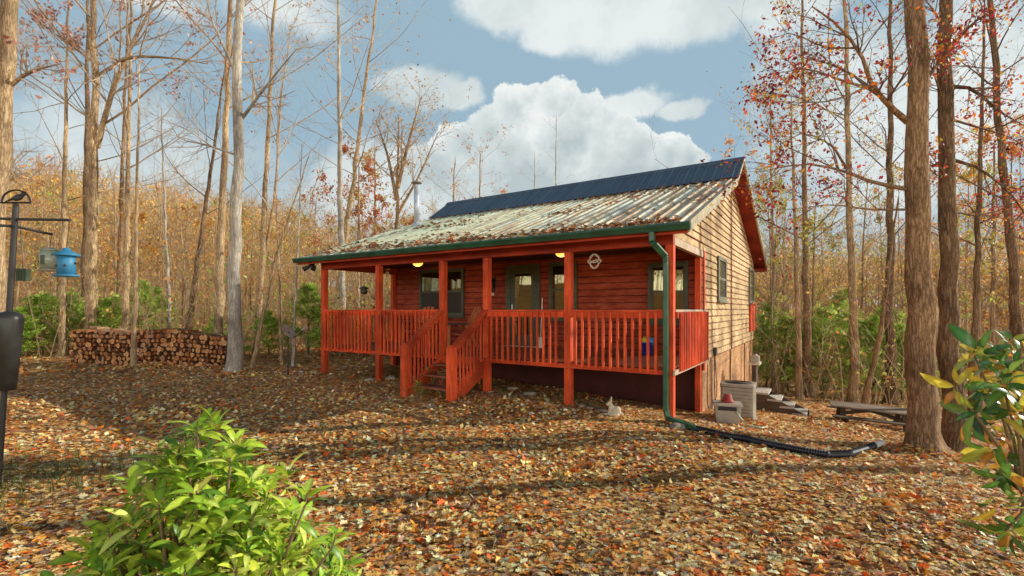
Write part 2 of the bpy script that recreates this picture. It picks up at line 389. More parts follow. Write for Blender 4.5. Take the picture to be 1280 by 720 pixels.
# ground
m, nt, b = new_mat('leaf_strewn_ground')
vo = N(nt, 'ShaderNodeTexVoronoi', Scale=11.0, Randomness=1.0); v1 = coords(nt)
nz = N(nt, 'ShaderNodeTexNoise', Scale=9.0, Detail=4.0); nt.links.new(v1, nz.inputs['Vector'])
va = nt.nodes.new('ShaderNodeVectorMath'); va.operation = 'MULTIPLY_ADD'; va.inputs[1].default_value = (.12, .12, .12)
nt.links.new(nz.outputs['Color'], va.inputs[0]); nt.links.new(v1, va.inputs[2]); nt.links.new(va.outputs[0], vo.inputs['Vector'])
sp = nt.nodes.new('ShaderNodeSeparateColor'); nt.links.new(vo.outputs['Color'], sp.inputs[0])
r1 = ramp(nt, [(0, (.14, .07, .03)), (.3, (.42, .22, .08)), (.6, (.66, .38, .14)), (.85, (.84, .58, .27)), (1, (.78, .26, .05))]); nt.links.new(sp.outputs[0], r1.inputs['Fac'])
big = N(nt, 'ShaderNodeTexNoise', Scale=.35, Detail=5.0); nt.links.new(v1, big.inputs['Vector'])
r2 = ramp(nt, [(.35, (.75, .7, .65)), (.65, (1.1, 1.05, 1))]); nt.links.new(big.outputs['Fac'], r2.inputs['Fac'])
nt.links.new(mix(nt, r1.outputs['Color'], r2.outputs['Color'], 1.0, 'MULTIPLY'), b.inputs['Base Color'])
b.inputs['Roughness'].default_value = .9; b.inputs['Specular IOR Level'].default_value = .1
ad = nt.nodes.new('ShaderNodeMath'); ad.operation = 'ADD'; nt.links.new(sp.outputs[1], ad.inputs[0]); nt.links.new(vo.outputs['Distance'], ad.inputs[1])
bump(nt, b, ad.outputs[0], .4, .02)
M['ground'] = m

# ------------------------------------------------------------------ setting: ground
na = 288
rad = np.concatenate([[0], np.geomspace(.8, 420, 130)])
th = np.arange(na) * 2*np.pi/na
X = (rad[:, None]*np.sin(th)).ravel(); Y = (rad[:, None]*np.cos(th)).ravel()
V = np.stack([X, Y, gz(X, Y)], 1)
idx = np.arange(len(rad)*na).reshape(len(rad), na)
a = idx[1:-1]; c = idx[2:]
q = np.stack([a, np.roll(a, -1, 1), np.roll(c, -1, 1), c], -1).reshape(-1, 4)[:, ::-1]
t0 = np.stack([np.full(na, idx[0, 0]), np.roll(idx[1], -1), idx[1]], -1)
tag(link('ground', npmesh('ground', V, [q, t0], [M['ground']], None, True), [M['ground']]), kind='structure')

def poly(rng, p0, d0, L, K, wob, up):
    """grow N polylines at once: p0 (N,3), d0 (N,3), L (N,)"""
    n = len(p0); P = np.zeros((n, K, 3)); P[:, 0] = p0; d = d0.copy()
    for k in range(1, K):
        d = d + rng.normal(size=(n, 3))*wob + np.array([0, 0, up]); d /= np.linalg.norm(d, axis=1, keepdims=True)
        P[:, k] = P[:, k-1] + d*(L/(K-1))[:, None]
    return P
# fallen leaves: one sheet of litter nobody could count
LIT = [(.92, .52, .15), (.95, .66, .25), (.95, .79, .41), (.68, .34, .10), (.46, .20, .075), (.92, .32, .04), (.85, .15, .025), (.95, .80, .46), (.2, .10, .07), (.62, .36, .24), (.4, .2, .13), (.5, .4, .32)]
LW = [5, 4.5, 3.2, 4.5, 2.4, 4.6, 3.0, 2.6, 1.8, 1.6, 1.2, .5]
rng = np.random.default_rng(3)
def scatter(n, dmin, dmax, tmpl, smin, smax, xr=1.14, tilt=.55, power=1.0):
    nm = NM()
    d = dmin + (dmax-dmin) * rng.random(n)**power
    x = (rng.random(n)*2-1) * xr * d
    wide = rng.random(n) < .3; x = np.where(wide, np.sign(x)*d*(1.1+1.5*rng.random(n)**1.3), x)     # the yard goes on past the frame
    y = d
    z = gz(x, y) + .004 + .010*rng.random(n)
    up = rng.normal(size=(n, 3)); up[:, 2] = up[:, 2]*.5 + np.where(rng.random(n) < .8, 10.0, 2.4); up /= np.linalg.norm(up, axis=1, keepdims=True); az = rng.random(n)*6.283
    f = np.stack([np.cos(az), np.sin(az), np.zeros(n)], 1); f = f - up*np.sum(f*up, 1, keepdims=True)
    col = pal(rng, n, LIT, LW, .22)
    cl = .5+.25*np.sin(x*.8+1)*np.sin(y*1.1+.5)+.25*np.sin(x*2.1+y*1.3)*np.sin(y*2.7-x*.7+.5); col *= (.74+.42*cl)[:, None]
    return x, y, np.stack([x, y, z], 1), frames(f, up), smin + (smax-smin)*rng.random(n), col
nm = NM()
# house footprint test (under the deck stays sparse)
CA, SA = math.cos(R(32.65)), math.sin(R(32.65))
HX, HY = 2.551, 7.8
def to_local(x, y): return (x-HX)*CA - (y-HY)*SA, (x-HX)*SA + (y-HY)*CA
def to_world(X, Y, z=0): return (HX + X*CA + Y*SA, HY - X*SA + Y*CA, z)
for n, d0, d1, tm, s0, s1, pw in ((64000, 1.6, 6.4, LOBED, .032, .088, 1.25), (175000, 5.0, 13, CURL, .04, .10, 1.0), (84000, 12, 30, CURL, .08, .17, 1.0)):
    x, y, p, fr, sz, col = scatter(n, d0, d1, tm, s0, s1, power=pw)
    lx, ly = to_local(x, y)
    keep = ~((lx > -9) & (lx < -.02) & (ly > 2.4) & (ly < 11.2))
    keep &= ~((lx > -8.6) & (lx < -.1) & (ly > .4) & (rng.random(n) < .75))
    keep &= ~(((x+1.0)/1.0)**2 + ((y-2.75)/.35)**2 + .5*np.sin(x*5)*np.sin(y*7) < .6) | (rng.random(n) < .35)
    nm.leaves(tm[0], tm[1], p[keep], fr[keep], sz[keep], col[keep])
hp = [(6.2, 7.2, .55, .13), (6.7, 7.7, .5, .12), (-7.2, 12.5, .6, .12), (-10.4, 13.8, 1.2, .1), (-8.6, 13.6, .9, .1), (4.3, 9.0, .6, .08), (3.0, 7.0, .6, .07), (5.0, 6.6, .7, .06), (1.0, 5.2, 1.1, .06), (-2.5, 5.0, 1.2, .06), (3.6, 4.2, 1.0, .06), (-5.2, 7.5, 1.3, .06), (.4, 8.1, .8, .06), (-3.1, 9.0, .7, .07), (2.2, 3.2, .8, .05), (6.5, 9.6, 1.1, .06), (-.6, 3.9, .9, .05)]
for hx, hy, hr, hh in hp:
    k = int(420*hr); u = rng.normal(size=(k, 2))*hr*.5; x = hx+u[:, 0]; y = hy+u[:, 1]
    lx, ly = to_local(x, y); kp = ~((lx > -9) & (lx < .05) & (ly > 2.3)); x, y, u = x[kp], y[kp], u[kp]; k = len(x)
    z = gz(x, y) + hh*np.exp(-(u**2).sum(1)/(hr*.6)**2)*rng.random(k)**.5 + .012
    up = rand_dirs(rng, k, 1.5); az = rng.random(k)*6.283
    tm = LOBED if hy < 6.5 else CURL
    nm.leaves(tm[0]*np.array([1, 1, 2.4]), tm[1], np.stack([x, y, z], 1), frames(np.stack([np.cos(az), np.sin(az), 0*az], 1), up), .05+.06*rng.random(k), pal(rng, k, LIT, LW, .22))
k = 520; d_ = 1.8 + 11*rng.random(k); x = (rng.random(k)*2-1)*1.1*d_; y = d_; lx, ly = to_local(x, y); kp = ~((lx > -9) & (lx < .05) & (ly > 1)); x, y = x[kp], y[kp]; k = len(x)
az = rng.random(k)*6.283; L = .12+.4*rng.random(k)**2
Q = poly(rng, np.stack([x, y, gz(x, y)+.02], 1), np.stack([np.cos(az), np.sin(az), .02*np.ones(k)], 1), L, 5, .18, 0); Q[:, :, 2] = gz(Q[:, :, 0], Q[:, :, 1]) + .022 + .02*rng.random((k, 1))
nm.tubes(Q, (.003+.004*rng.random(k))[:, None]*np.linspace(1, .4, 5)[None], 5, (.28, .19, .12))
tag(link('fallen_leaves', nm.mesh('fallen_leaves', [M['litter']]), [M['litter']]), 'brown and orange fallen leaves covering the yard', kind='stuff')

# short grass in the shaded patch at the left edge
nm = NM(); n = 1000
u = rng.normal(size=(n, 2)); x = -4.6 + u[:, 0]*.55; y = 4.6 + u[:, 1]*.6
p = np.stack([x, y, gz(x, y)], 1); up = rand_dirs(rng, n, 2.2); sd = rand_dirs(rng, n, 0, .1)
nm.leaves(np.array([[0, -.05, 0], [0, .05, 0], [.6, .03, .05], [1, 0, .2], [.6, -.03, .05]]), [np.array([[0, 1, 2, 4]]), np.array([[4, 2, 3]])], p, frames(up, sd), .06+.07*rng.random(n), pal(rng, n, [(.16, .2, .05), (.25, .24, .08), (.1, .14, .04)]))
tag(link('grass', nm.mesh('grass', [M['needle']]), [M['needle']]), 'thin green grass among leaves at the left edge', kind='stuff')

# ------------------------------------------------------------------ trees
def at_frac(P, i, f):
    K = P.shape[1]; t = f*(K-1); a = np.clip(t.astype(int), 0, K-2); w = (t-a)[:, None]
    p = P[i, a]*(1-w) + P[i, a+1]*w; d = P[i, a+1]-P[i, a]
    return p, d/np.linalg.norm(d, axis=1, keepdims=True)
def children(rng, P, Rd, per, f0, f1, ang, lenf, Lp, K, wob, up, rf):
    n = len(P)
    if n == 0: return None
    i = np.repeat(np.arange(n), per); m = len(i)
    f = f0 + (f1-f0)*rng.random(m)
    p, d = at_frac(P, i, f)
    r = rand_dirs(rng, m); r = r - d*np.sum(r*d, 1, keepdims=True); r /= np.linalg.norm(r, axis=1, keepdims=True)
    a = ang*(.7+.6*rng.random(m)); dd = d*np.cos(a)[:, None] + r*np.sin(a)[:, None]
    L = Lp[i]*lenf*(.55+.7*rng.random(m))*(1.15-.55*f)
    Q = poly(rng, p, dd, L, K, wob, up)
    pr = Rd[i, np.clip((f*(Rd.shape[1]-1)).astype(int), 0, Rd.shape[1]-1)]
    r0 = np.minimum(pr*.8, np.maximum(pr*rf, .004))
    return Q, r0[:, None]*np.linspace(1, .3, K)[None], L
def grow(h, r0, seed, path=None, limbs=14, start=.45, limb_len=.32, sub=5, ntwig=4, leaves=0, cols=None, w=None, lsize=.09, flare=1.5, extra=(), ang=.85, thin=1.0, wob=.05, sides=10, clump=.05):
    """returns trunk mesh data (NM) and crown mesh data (NM) in local coordinates, base at the origin"""
    rng = np.random.default_rng(seed)
    K = 28; t = np.linspace(0, 1, K)
    if path is None:
        ln = rng.normal(size=2)*.03
        P = np.stack([ln[0]*h*t + .012*h*np.sin(t*5+rng.random()*6)*t, ln[1]*h*t + .012*h*np.sin(t*4+rng.random()*6)*t, h*t], 1)
    else:
        pa = np.array(path, float); s = np.linspace(0, 1, len(pa))
        P = np.stack([np.interp(t**1.15, s, pa[:, j]) for j in range(3)], 1)
        P[1:-1] += rng.normal(size=(K-2, 3))*np.array([1, 1, 0])*.004*h*.35
    rad = r0*(1-.8*t**.85)*(1+(flare-1)*np.exp(-t*h/.28)); rad[-1] = r0*.08
    tr = NM(); cr = NM()
    PP = P[None]; RR = rad[None]
    # dense low part for the root flare
    tt = np.concatenate([np.array([-.02, 0, .005, .011, .018, .026]), t[1:]]) if True else t
    tt2 = np.clip(tt, 0, 1)
    Pd = np.stack([np.interp(tt2, t, P[:, j]) for j in range(3)], 1); Pd[0, 2] -= .25
    Rdn = r0*(1-.8*tt2**.85)*(1+(flare-1)*np.exp(-tt2*h/.25)); Rdn[-1] = .01
    tr.tubes(Pd[None], Rdn[None], sides)
    TV = tr.V[0]; cx = np.interp(TV[:, 2], P[:, 2], P[:, 0]); cy = np.interp(TV[:, 2], P[:, 2], P[:, 1]); an = np.arctan2(TV[:, 1]-cy, TV[:, 0]-cx); ph = rng.random(4)*6.28
    k_ = 1 + .20*np.exp(-np.maximum(TV[:, 2], 0)/.2)*np.sin(an*4+ph[0]) + .05*np.sin(an*3+TV[:, 2]*1.7+ph[1]) + .04*np.sin(an*2-TV[:, 2]*2.9+ph[2])
    TV[:, 0] = cx + (TV[:, 0]-cx)*k_; TV[:, 1] = cy + (TV[:, 1]-cy)*k_
    groups = []
    if limbs:
        n = limbs; f = start + (.99-start)*np.sort(rng.random(n)); i = np.zeros(n, int)
        p, d = at_frac(PP, i, f); az = np.arange(n)*2.4 + rng.random(n)*.9
        el = (1.5-ang)*(.6+.6*rng.random(n)) ; dd = np.stack([np.cos(az)*np.cos(el), np.sin(az)*np.cos(el), np.sin(el)], 1)
        L = h*limb_len*(.5+.7*rng.random(n))*(1.2-.75*(f-start)/(1-start))
        Q = poly(rng, p, dd, L, 8, wob*1.6, .045)
        rr = np.interp(f, t, rad)*.34*(.6+.5*rng.random(n)); RL = rr[:, None]*np.linspace(1, .2, 8)[None]
        tr.tubes(Q, RL, 5); groups.append((Q, RL, L))
    for e in extra:     # hand placed limbs: list of local points, radius
        e, er = e; e = np.array(e, float); s = np.linspace(0, 1, len(e)); u = np.linspace(0, 1, 8)
        Q = np.stack([np.interp(u, s, e[:, j]) for j in range(3)], 1)[None]
        RL = (er*np.linspace(1, .18, 8))[None]; tr.tubes(Q, RL, 6)
        groups.append((Q, RL, np.array([np.linalg.norm(np.diff(e, axis=0), axis=1).sum()])))
    tips = []
    for gi, (Q, RL, L) in enumerate(groups):
        ex = gi > 0 or not limbs
        c1 = children(rng, Q, RL, sub*(3 if ex else 1), .2, 1, .75, .5, L, 6, .12, .03, .5)
        cr.tubes(c1[0], c1[1]*thin, 4)
        c2 = children(rng, c1[0], c1[1], ntwig, .2, 1, .7, .55, c1[2], 5, .15, .02, .55)
        cr.tubes(c2[0], c2[1]*thin, 3)
        c3 = children(rng, c2[0], c2[1], 3, .25, 1, .65, .6, c2[2], 3, .15, 0, .6)
        cr.tubes(c3[0], c3[1]*thin, 3)
        tips.append(c3[0][:, 1:].reshape(-1, 3)); tips.append(c2[0][:, 2:].reshape(-1, 3))
    if leaves and tips:
        T = np.concatenate(tips)
        # leaves hang in clumps: favour tips close to random cluster centres
        nc = max(4, len(T)//60); cc = T[rng.choice(len(T), nc)]
        dist = np.min(np.linalg.norm(T[:, None]-cc[None], axis=2), 1) if len(T)*nc < 4e6 else np.zeros(len(T))
        wgt = np.exp(-dist/(clump*h)); wgt /= wgt.sum()
        k = rng.choice(len(T), leaves, p=wgt)
        p = T[k] + rng.normal(size=(leaves, 3))*.07
        f = rand_dirs(rng, leaves, -.5); up = rand_dirs(rng, leaves, .6)
        cr.leaves(*DIAM, p, frames(f, up), lsize*(.7+.7*rng.random(leaves)), pal(rng, leaves, cols, w))
    return tr, cr
TWIGCOL = {}
class _Split: pass
def tree_meshes(name, bark, twig, **kw):
    nl = kw.get('leaves', 0)
    tr, cr = grow(**kw)
    # twigs and leaves live in one crown mesh with two material slots
    nleaf_tris = nl*2
    V = np.concatenate(cr.V); polys = [np.concatenate(p) for p in cr.P.values()]
    sizes = [len(p) for p in polys]; mi = np.concatenate([np.full(s, 1 if p.shape[1] == 3 else 0) for s, p in zip(sizes, polys)])
    cm = npmesh(name+'_crown', V, polys, [M[twig], M['leaf']], np.concatenate(cr.T), False, mi)
    tm = tr.mesh(name+'_trunk', [M[bark]], True)
    return tm, cm
def tree(name, label, loc, bark, twig, rz=0, group=None, cat='tree', **kw):
    root = thing(name, label, cat, loc, rz, group)
    tm, cm = tree_meshes(name, bark, twig, **kw)
    link('trunk', tm, [M[bark]], root); link('crown', cm, [M[twig], M['leaf']], root)
    return root
RUST = [(.7, .33, .10), (.78, .46, .15), (.6, .24, .09), (.8, .56, .2), (.6, .38, .18)]
PINK = [(.6, .3, .22), (.68, .36, .26), (.5, .2, .15), (.62, .42, .28)]
REDS = [(.42, .05, .05), (.8, .2, .035), (.9, .36, .05), (.26, .035, .05), (.75, .5, .07), (.42, .45, .08), (.6, .09, .10)]
REDW = [6, 5.5, 2.2, 5, 1.2, 1.1, 2.6]
OCH = [(.68, .47, .12), (.6, .34, .1), (.42, .4, .12), (.72, .55, .2), (.6, .26, .08)]

def photo_tree(name, label, bpx, d, tpx, wpx, h, bark, twig, mid=None, tipy=0, extra=(), rz=0, **kw):
    """bpx: pixel column of the foot, tpx: pixel column where the trunk crosses photo row tipy"""
    x, y = px(bpx, d), d; z0 = g(x, y)
    zt = EYE + (HOR-tipy)/F*d; xt = px(tpx, d)
    k = h/(zt-z0)
    top = ((xt-x)*k, random.uniform(-.02, .02)*h, h)
    path = [(0, 0, 0)] + ([(px(mid[0], d)-x, 0, EYE+(HOR-mid[1])/F*d-z0)] if mid else []) + [top]
    if mid:   # resample with even parameter
        A = np.array(path); s = A[:, 2]/A[-1, 2]; u = np.linspace(0, 1, 12); path = [tuple(np.interp(u, s, A[:, j])[i] for j in range(3)) for i in range(12)]
    ex = [([np.array(q)-np.array([x, y, z0]) for q in e], r) for e, r in extra]
    return tree(name, label, (x, y, z0), bark, twig, path=path, h=h, r0=wpx/F*d/2*1.0, seed=int(bpx*7+d*31) % 99991, extra=ex, **kw)

PT = photo_tree
PT('tree', 'thick pale trunk cut off by the left edge of the picture', -22, 8.2, 18, 29, 15, 'bark_tan', 'twig', limbs=7, start=.5, leaves=120, cols=PINK,
   extra=[([pt(8, 112, 8.2), pt(28, 95, 8.1), pt(48, 86, 8.0), pt(75, 80, 7.9)], .04)], lsize=.09)
PT('oak_tree', 'tall oak with a forked trunk and clinging pinkish leaves behind the woodpile', 113, 18, 124, 14, 21, 'bark_tan', 'twig', limbs=15, start=.42, leaves=3000, cols=PINK, lsize=.11, limb_len=.34, clump=.03,
   extra=[([pt(121, 185, 18), pt(138, 120, 17.6), pt(158, 70, 17.2), pt(188, 12, 17), pt(215, -60, 17)], .10), ([pt(122, 95, 18), pt(160, 70, 17), pt(215, 72, 16.5), pt(260, 80, 16)], .07), ([pt(120, 80, 18), pt(80, 50, 17.5), pt(45, 25, 17)], .06)])
PT('tree', 'dark trunk standing just behind the forked oak', 106, 20.5, 108, 11, 17, 'bark_dark', 'twig', limbs=9, start=.5, leaves=100, cols=RUST)
PT('tree', 'slender tan tree left of the forked oak, behind the green feeder', 77, 17.5, 92, 9, 13, 'bark_tan', 'twig', limbs=9, start=.45)
PT('tree', 'rough brown trunk, first of the tight trio right of the forked oak', 146, 19, 160, 8, 15, 'bark_brown', 'twig', limbs=9, start=.45)
PT('tree', 'straight tan trunk, middle of the tight trio right of the forked oak', 156, 18, 166, 9, 15, 'bark_tan', 'twig', limbs=10, start=.5)
PT('sapling', 'slim bare sapling standing right in front of the woodpile', 167, 13.7, 182, 7, 8.6, 'bark_tan', 'twig', limbs=9, start=.55, limb_len=.25)
PT('tree', 'thin whitish tree above the right half of the woodpile', 213, 20, 196, 6, 10, 'bark_grey', 'twig', limbs=9, start=.45)
PT('tree', 'dark trunk leaning right, behind the right half of the woodpile', 232, 19, 298, 9, 11, 'bark_dark', 'twig_dark', limbs=9, start=.5)
PT('tree', 'straight tan tree just left of the big grey trunk', 272, 16.5, 288, 12, 19, 'bark_tan', 'twig', limbs=14, start=.4, limb_len=.36)
PT('beech_tree', 'big smooth grey trunk rising beside the right end of the woodpile', 292, 12.7, 303, 18, 19, 'bark_grey', 'twig', limbs=12, start=.55, flare=1.5, limb_len=.32,
   extra=[([pt(301, 150, 12.7), pt(322, 122, 12.4), pt(345, 92, 12.2), pt(372, 60, 12)], .05), ([pt(299, 195, 12.7), pt(255, 180, 13), pt(225, 175, 13.3), pt(210, 150, 13.5)], .035), ([pt(300, 105, 12.7), pt(285, 70, 12.9), pt(262, 20, 13), pt(255, -30, 13)], .05)])
PT('tree', 'bare tree with twin stems right of the big grey trunk', 322, 20, 347, 9, 19, 'bark_tan', 'twig', limbs=14, start=.4, leaves=300, lsize=.11, cols=RUST,
   extra=[([pt(329, 330, 20), pt(345, 240, 20), pt(350, 130, 20), pt(365, 30, 20)], .07)])
PT('sapling', 'pale leaning sapling right of the big grey trunk', 315, 13.8, 440, 6, 6.2, 'bark_tan', 'twig_tan', mid=(342, 330), limbs=9, start=.4, limb_len=.3)
PT('sapling', 'thin upright sapling beside the satellite dish', 352, 14.5, 335, 4, 5.5, 'bark_tan', 'twig_tan', limbs=8, start=.35, limb_len=.3)
PT('sapling', 'slender white sapling left of the porch corner', 366, 14.2, 388, 4, 6.5, 'bark_grey', 'twig_tan', limbs=8, start=.4, limb_len=.28)
PT('tree', 'tall slim grey tree rising behind the left end of the porch', 428, 24, 424, 10, 20, 'bark_grey', 'twig', limbs=12, start=.5, leaves=320, cols=RUST, lsize=.13)
PT('tree', 'bare tree leaning right above the left corner of the porch roof', 415, 27, 470, 9, 21, 'bark_tan', 'twig', limbs=13, start=.45, leaves=520, cols=RUST, lsize=.13)
PT('tree', 'bare tree forking wide just left of the stovepipe', 492, 27, 500, 9, 13, 'bark_brown', 'twig', mid=(497, 230), limbs=7, start=.6, leaves=350, cols=OCH, lsize=.14,
   extra=[([pt(496, 250, 27), pt(485, 195, 27), pt(470, 150, 27)], .12), ([pt(497, 235, 27), pt(510, 180, 27), pt(527, 120, 27)], .13), ([pt(496, 270, 27), pt(524, 220, 27), pt(548, 165, 27)], .09)])
PT('tree', 'bushy rust leaved tree over the left slope of the porch roof', 447, 30, 450, 7, 11, 'bark_tan', 'twig', limbs=14, start=.3, leaves=2200, cols=[(.62, .22, .09), (.7, .32, .12), (.55, .16, .08)], lsize=.16, limb_len=.4)
PT('tree', 'ochre leaved tree between the stovepipe and the rust tree', 470, 33, 468, 7, 13.5, 'bark_tan', 'twig', limbs=14, start=.3, leaves=2200, cols=OCH, lsize=.17, limb_len=.36)
PT('tree', 'small twiggy tree showing over the roof right of the stovepipe', 560, 38, 575, 6, 15, 'bark_tan', 'twig', limbs=12, start=.5, leaves=320, cols=RUST, lsize=.13)
PT('tree', 'spreading fine branched tree over the left end of the dark ridge', 598, 40, 602, 6, 16.5, 'bark_tan', 'twig', limbs=13, start=.5, leaves=400, cols=PINK, lsize=.13)
PT('tree', 'lone thin bare stem poking above the middle of the ridge', 693, 42, 697, 4, 21, 'bark_grey', 'twig', limbs=7, start=.72, limb_len=.12)
PT('tree', 'slight wispy treetop left of the lone stem over the ridge', 668, 44, 668, 4, 18, 'bark_grey', 'twig', limbs=9, start=.6, limb_len=.14)
# right hand side
T1 = [([pt(1130, 262, 7.35), pt(1085, 262, 7.0), pt(1040, 255, 6.8), pt(985, 262, 6.6)], .02), ([pt(1070, 60, 6.9), pt(1030, 60, 7.2), pt(990, 40, 7.4), pt(960, 50, 7.5)], .016), ([pt(1088, 106, 7.0), pt(1060, 120, 6.6), pt(1020, 130, 6.4), pt(985, 118, 6.3)], .016),
      ([pt(1134, 152, 7.35), pt(1112, 133, 7.2), pt(1090, 108, 7.0), pt(1076, 66, 6.9), pt(1052, 34, 6.8), pt(1015, 8, 6.7)], .05),
      ([pt(1131, 236, 7.35), pt(1090, 228, 7.2), pt(1052, 212, 7.0), pt(1005, 204, 6.9), pt(962, 212, 6.8)], .032),
      ([pt(1092, 112, 7.0), pt(1050, 100, 7.1), pt(1010, 85, 7.2), pt(970, 92, 7.3)], .022),
      ([pt(1060, 214, 7.0), pt(1040, 180, 7.2), pt(1005, 165, 7.3), pt(975, 180, 7.4)], .02),
      ([pt(1145, 120, 7.35), pt(1165, 90, 7.2), pt(1185, 60, 7.0), pt(1190, 35, 6.9)], .03)]
PT('oak_tree', 'nearer of the two large trunks at right, its limbs reaching left with red leaves', 1157, 7.35, 1141, 35, 15, 'bark_brown', 'twig_dark', mid=(1147, 300), limbs=5, start=.62, flare=1.45, sides=18, sub=3, ntwig=4, leaves=2700, cols=REDS, w=REDW, lsize=.058, clump=.10, extra=T1)
T2 = [([pt(1192, 150, 7.95), pt(1225, 160, 8.2), pt(1262, 170, 8.4), pt(1300, 200, 8.4)], .02), ([pt(1192, 265, 7.95), pt(1220, 270, 8.2), pt(1255, 262, 8.4), pt(1290, 240, 8.5)], .018), ([pt(1184, 40, 7.95), pt(1165, 10, 7.8), pt(1140, -20, 7.6)], .02),
      ([pt(1186, 108, 7.95), pt(1215, 110, 7.8), pt(1250, 140, 7.6), pt(1285, 160, 7.5)], .035), ([pt(1190, 235, 7.95), pt(1180, 215, 7.9), pt(1160, 190, 7.8)], .02),
      ([pt(1188, 60, 7.95), pt(1215, 30, 7.7), pt(1250, 5, 7.5)], .03), ([pt(1192, 200, 7.95), pt(1225, 210, 7.8), pt(1262, 240, 7.6), pt(1290, 280, 7.5)], .028), ([pt(1180, 130, 7.95), pt(1170, 100, 7.7), pt(1160, 75, 7.5)], .02)]
PT('oak_tree', 'darker of the two large trunks at right, behind the nearer one', 1193, 7.95, 1177, 25, 15, 'bark_dark', 'twig_dark', mid=(1184, 300), limbs=5, start=.62, flare=1.4, sides=16, sub=3, ntwig=4, leaves=2100, cols=REDS, w=REDW, lsize=.058, clump=.10, extra=T2)
PT('tree', 'dark slanting trunk near the right edge of the picture', 1285, 11.5, 1232, 14, 15, 'bark_dark', 'twig_dark', limbs=16, start=.35, limb_len=.22, leaves=550, cols=REDS, w=REDW, lsize=.075)
PT('tree', 'straight grey brown trunk left of the curved sapling, behind the picnic table', 1069, 17.5, 1060, 12, 19, 'bark_tan', 'twig_dark', limbs=12, start=.4, leaves=250, cols=REDS, w=REDW, lsize=.08)
PT('sapling', 'curved reddish sapling behind the picnic table', 1079, 16, 1112, 8, 7, 'bark_brown', 'twig_tan', mid=(1100, 420), tipy=300, limbs=11, start=.35, limb_len=.4, leaves=80, cols=OCH)
PT('tree', 'mottled dark trunk behind the right end of the picnic table', 1112, 18.5, 1114, 13, 18, 'bark_dark', 'twig_dark', limbs=12, start=.4, leaves=500, cols=OCH, lsize=.1)
PT('tree', 'tall dark trunk midway between the house and the picnic table', 1010, 19.5, 1004, 11, 17, 'bark_brown', 'twig_dark', limbs=13, start=.4, leaves=1000, cols=OCH, lsize=.10)
PT('tree', 'pale tapering trunk close beside the tall dark one near the house', 1000, 17.5, 984, 9, 11, 'bark_tan', 'twig_tan', limbs=12, start=.3, leaves=500, cols=OCH, lsize=.09)
PT('tree', 'slim trunk just right of the house corner beyond the back steps', 968, 24, 962, 7, 14, 'bark_tan', 'twig_tan', limbs=12, start=.3, leaves=1000, cols=OCH, lsize=.12)
PT('tree', 'slim dark tree seen right of the two large trunks', 1215, 15, 1222, 10, 13, 'bark_dark', 'twig_dark', limbs=12, start=.4, leaves=250, cols=REDS, w=REDW, lsize=.08)
PT('tree', 'orange leaved tree between the large trunks and the right edge', 1240, 24, 1236, 8, 13, 'bark_brown', 'twig', limbs=15, start=.25, limb_len=.4, leaves=2400, cols=[(.85, .36, .06), (.8, .5, .1), (.8, .25, .05)], lsize=.13)

# trees just outside the frame on the sunny side: their shadows lie across the yard and the gable
def sun_tree(x, y, h, r, label, **kw):
    return tree('tree', label, (x, y, g(x, y)), 'bark_brown', 'twig_dark', h=h, r0=r, seed=int(x*13+y*7), **kw)
sun_tree(10.6, 7.0, 13, .2, 'trunk beyond the right edge of the yard whose shadow crosses the foreground', limbs=10, start=.5, limb_len=.25, leaves=300, cols=REDS, w=REDW)
sun_tree(15.8, 13.6, 12, .17, 'bare tree beyond the right edge beside the picnic table', limbs=14, start=.35, limb_len=.3, leaves=1400, cols=REDS, w=REDW)

# woods: shared meshes, every tree an object of its own
VAR = []
specs = [('bark_tan', 'twig', dict(h=15, r0=.12, limbs=13, start=.4, leaves=0)), ('bark_brown', 'twig', dict(h=14, r0=.13, limbs=13, start=.35, leaves=650, cols=RUST, lsize=.13)),
         ('bark_grey', 'twig', dict(h=16, r0=.13, limbs=14, start=.45, leaves=260, cols=PINK, lsize=.12)), ('bark_dark', 'twig', dict(h=13, r0=.11, limbs=12, start=.4, leaves=200, cols=RUST, lsize=.12)),
         ('bark_tan', 'twig_tan', dict(h=9, r0=.07, limbs=13, start=.25, leaves=900, cols=OCH+[(.42, .6, .09), (.55, .68, .12), (.35, .5, .08)], lsize=.12)), ('bark_tan', 'twig_tan', dict(h=8, r0=.06, limbs=12, start=.3, leaves=1000, cols=RUST, lsize=.11)),
         ('bark_tan', 'twig_tan', dict(h=6, r0=.04, limbs=11, start=.2, leaves=60, cols=RUST, lsize=.14)), ('bark_brown', 'twig', dict(h=11, r0=.09, limbs=14, start=.25, leaves=1700, cols=[(.8, .4, .08), (.72, .27, .06), (.8, .54, .14)], lsize=.14))]
LBL = ['tall bare tan tree in the woods', 'brown tree with a few rusty leaves in the woods', 'tall smooth grey tree in the woods', 'dark bare trunk in the woods', 'small ochre leaved tree in the woods', 'small rusty leaved tree in the woods', 'thin bare sapling in the woods', 'bushy orange leaved tree in the woods']
for i, (bk, tw, kw) in enumerate(specs):
    tm, cm = tree_meshes('woods%d' % i, bk, tw, seed=900+i*17, sub=5, ntwig=4, sides=7, **kw); VAR.append((tm, cm, bk, tw))
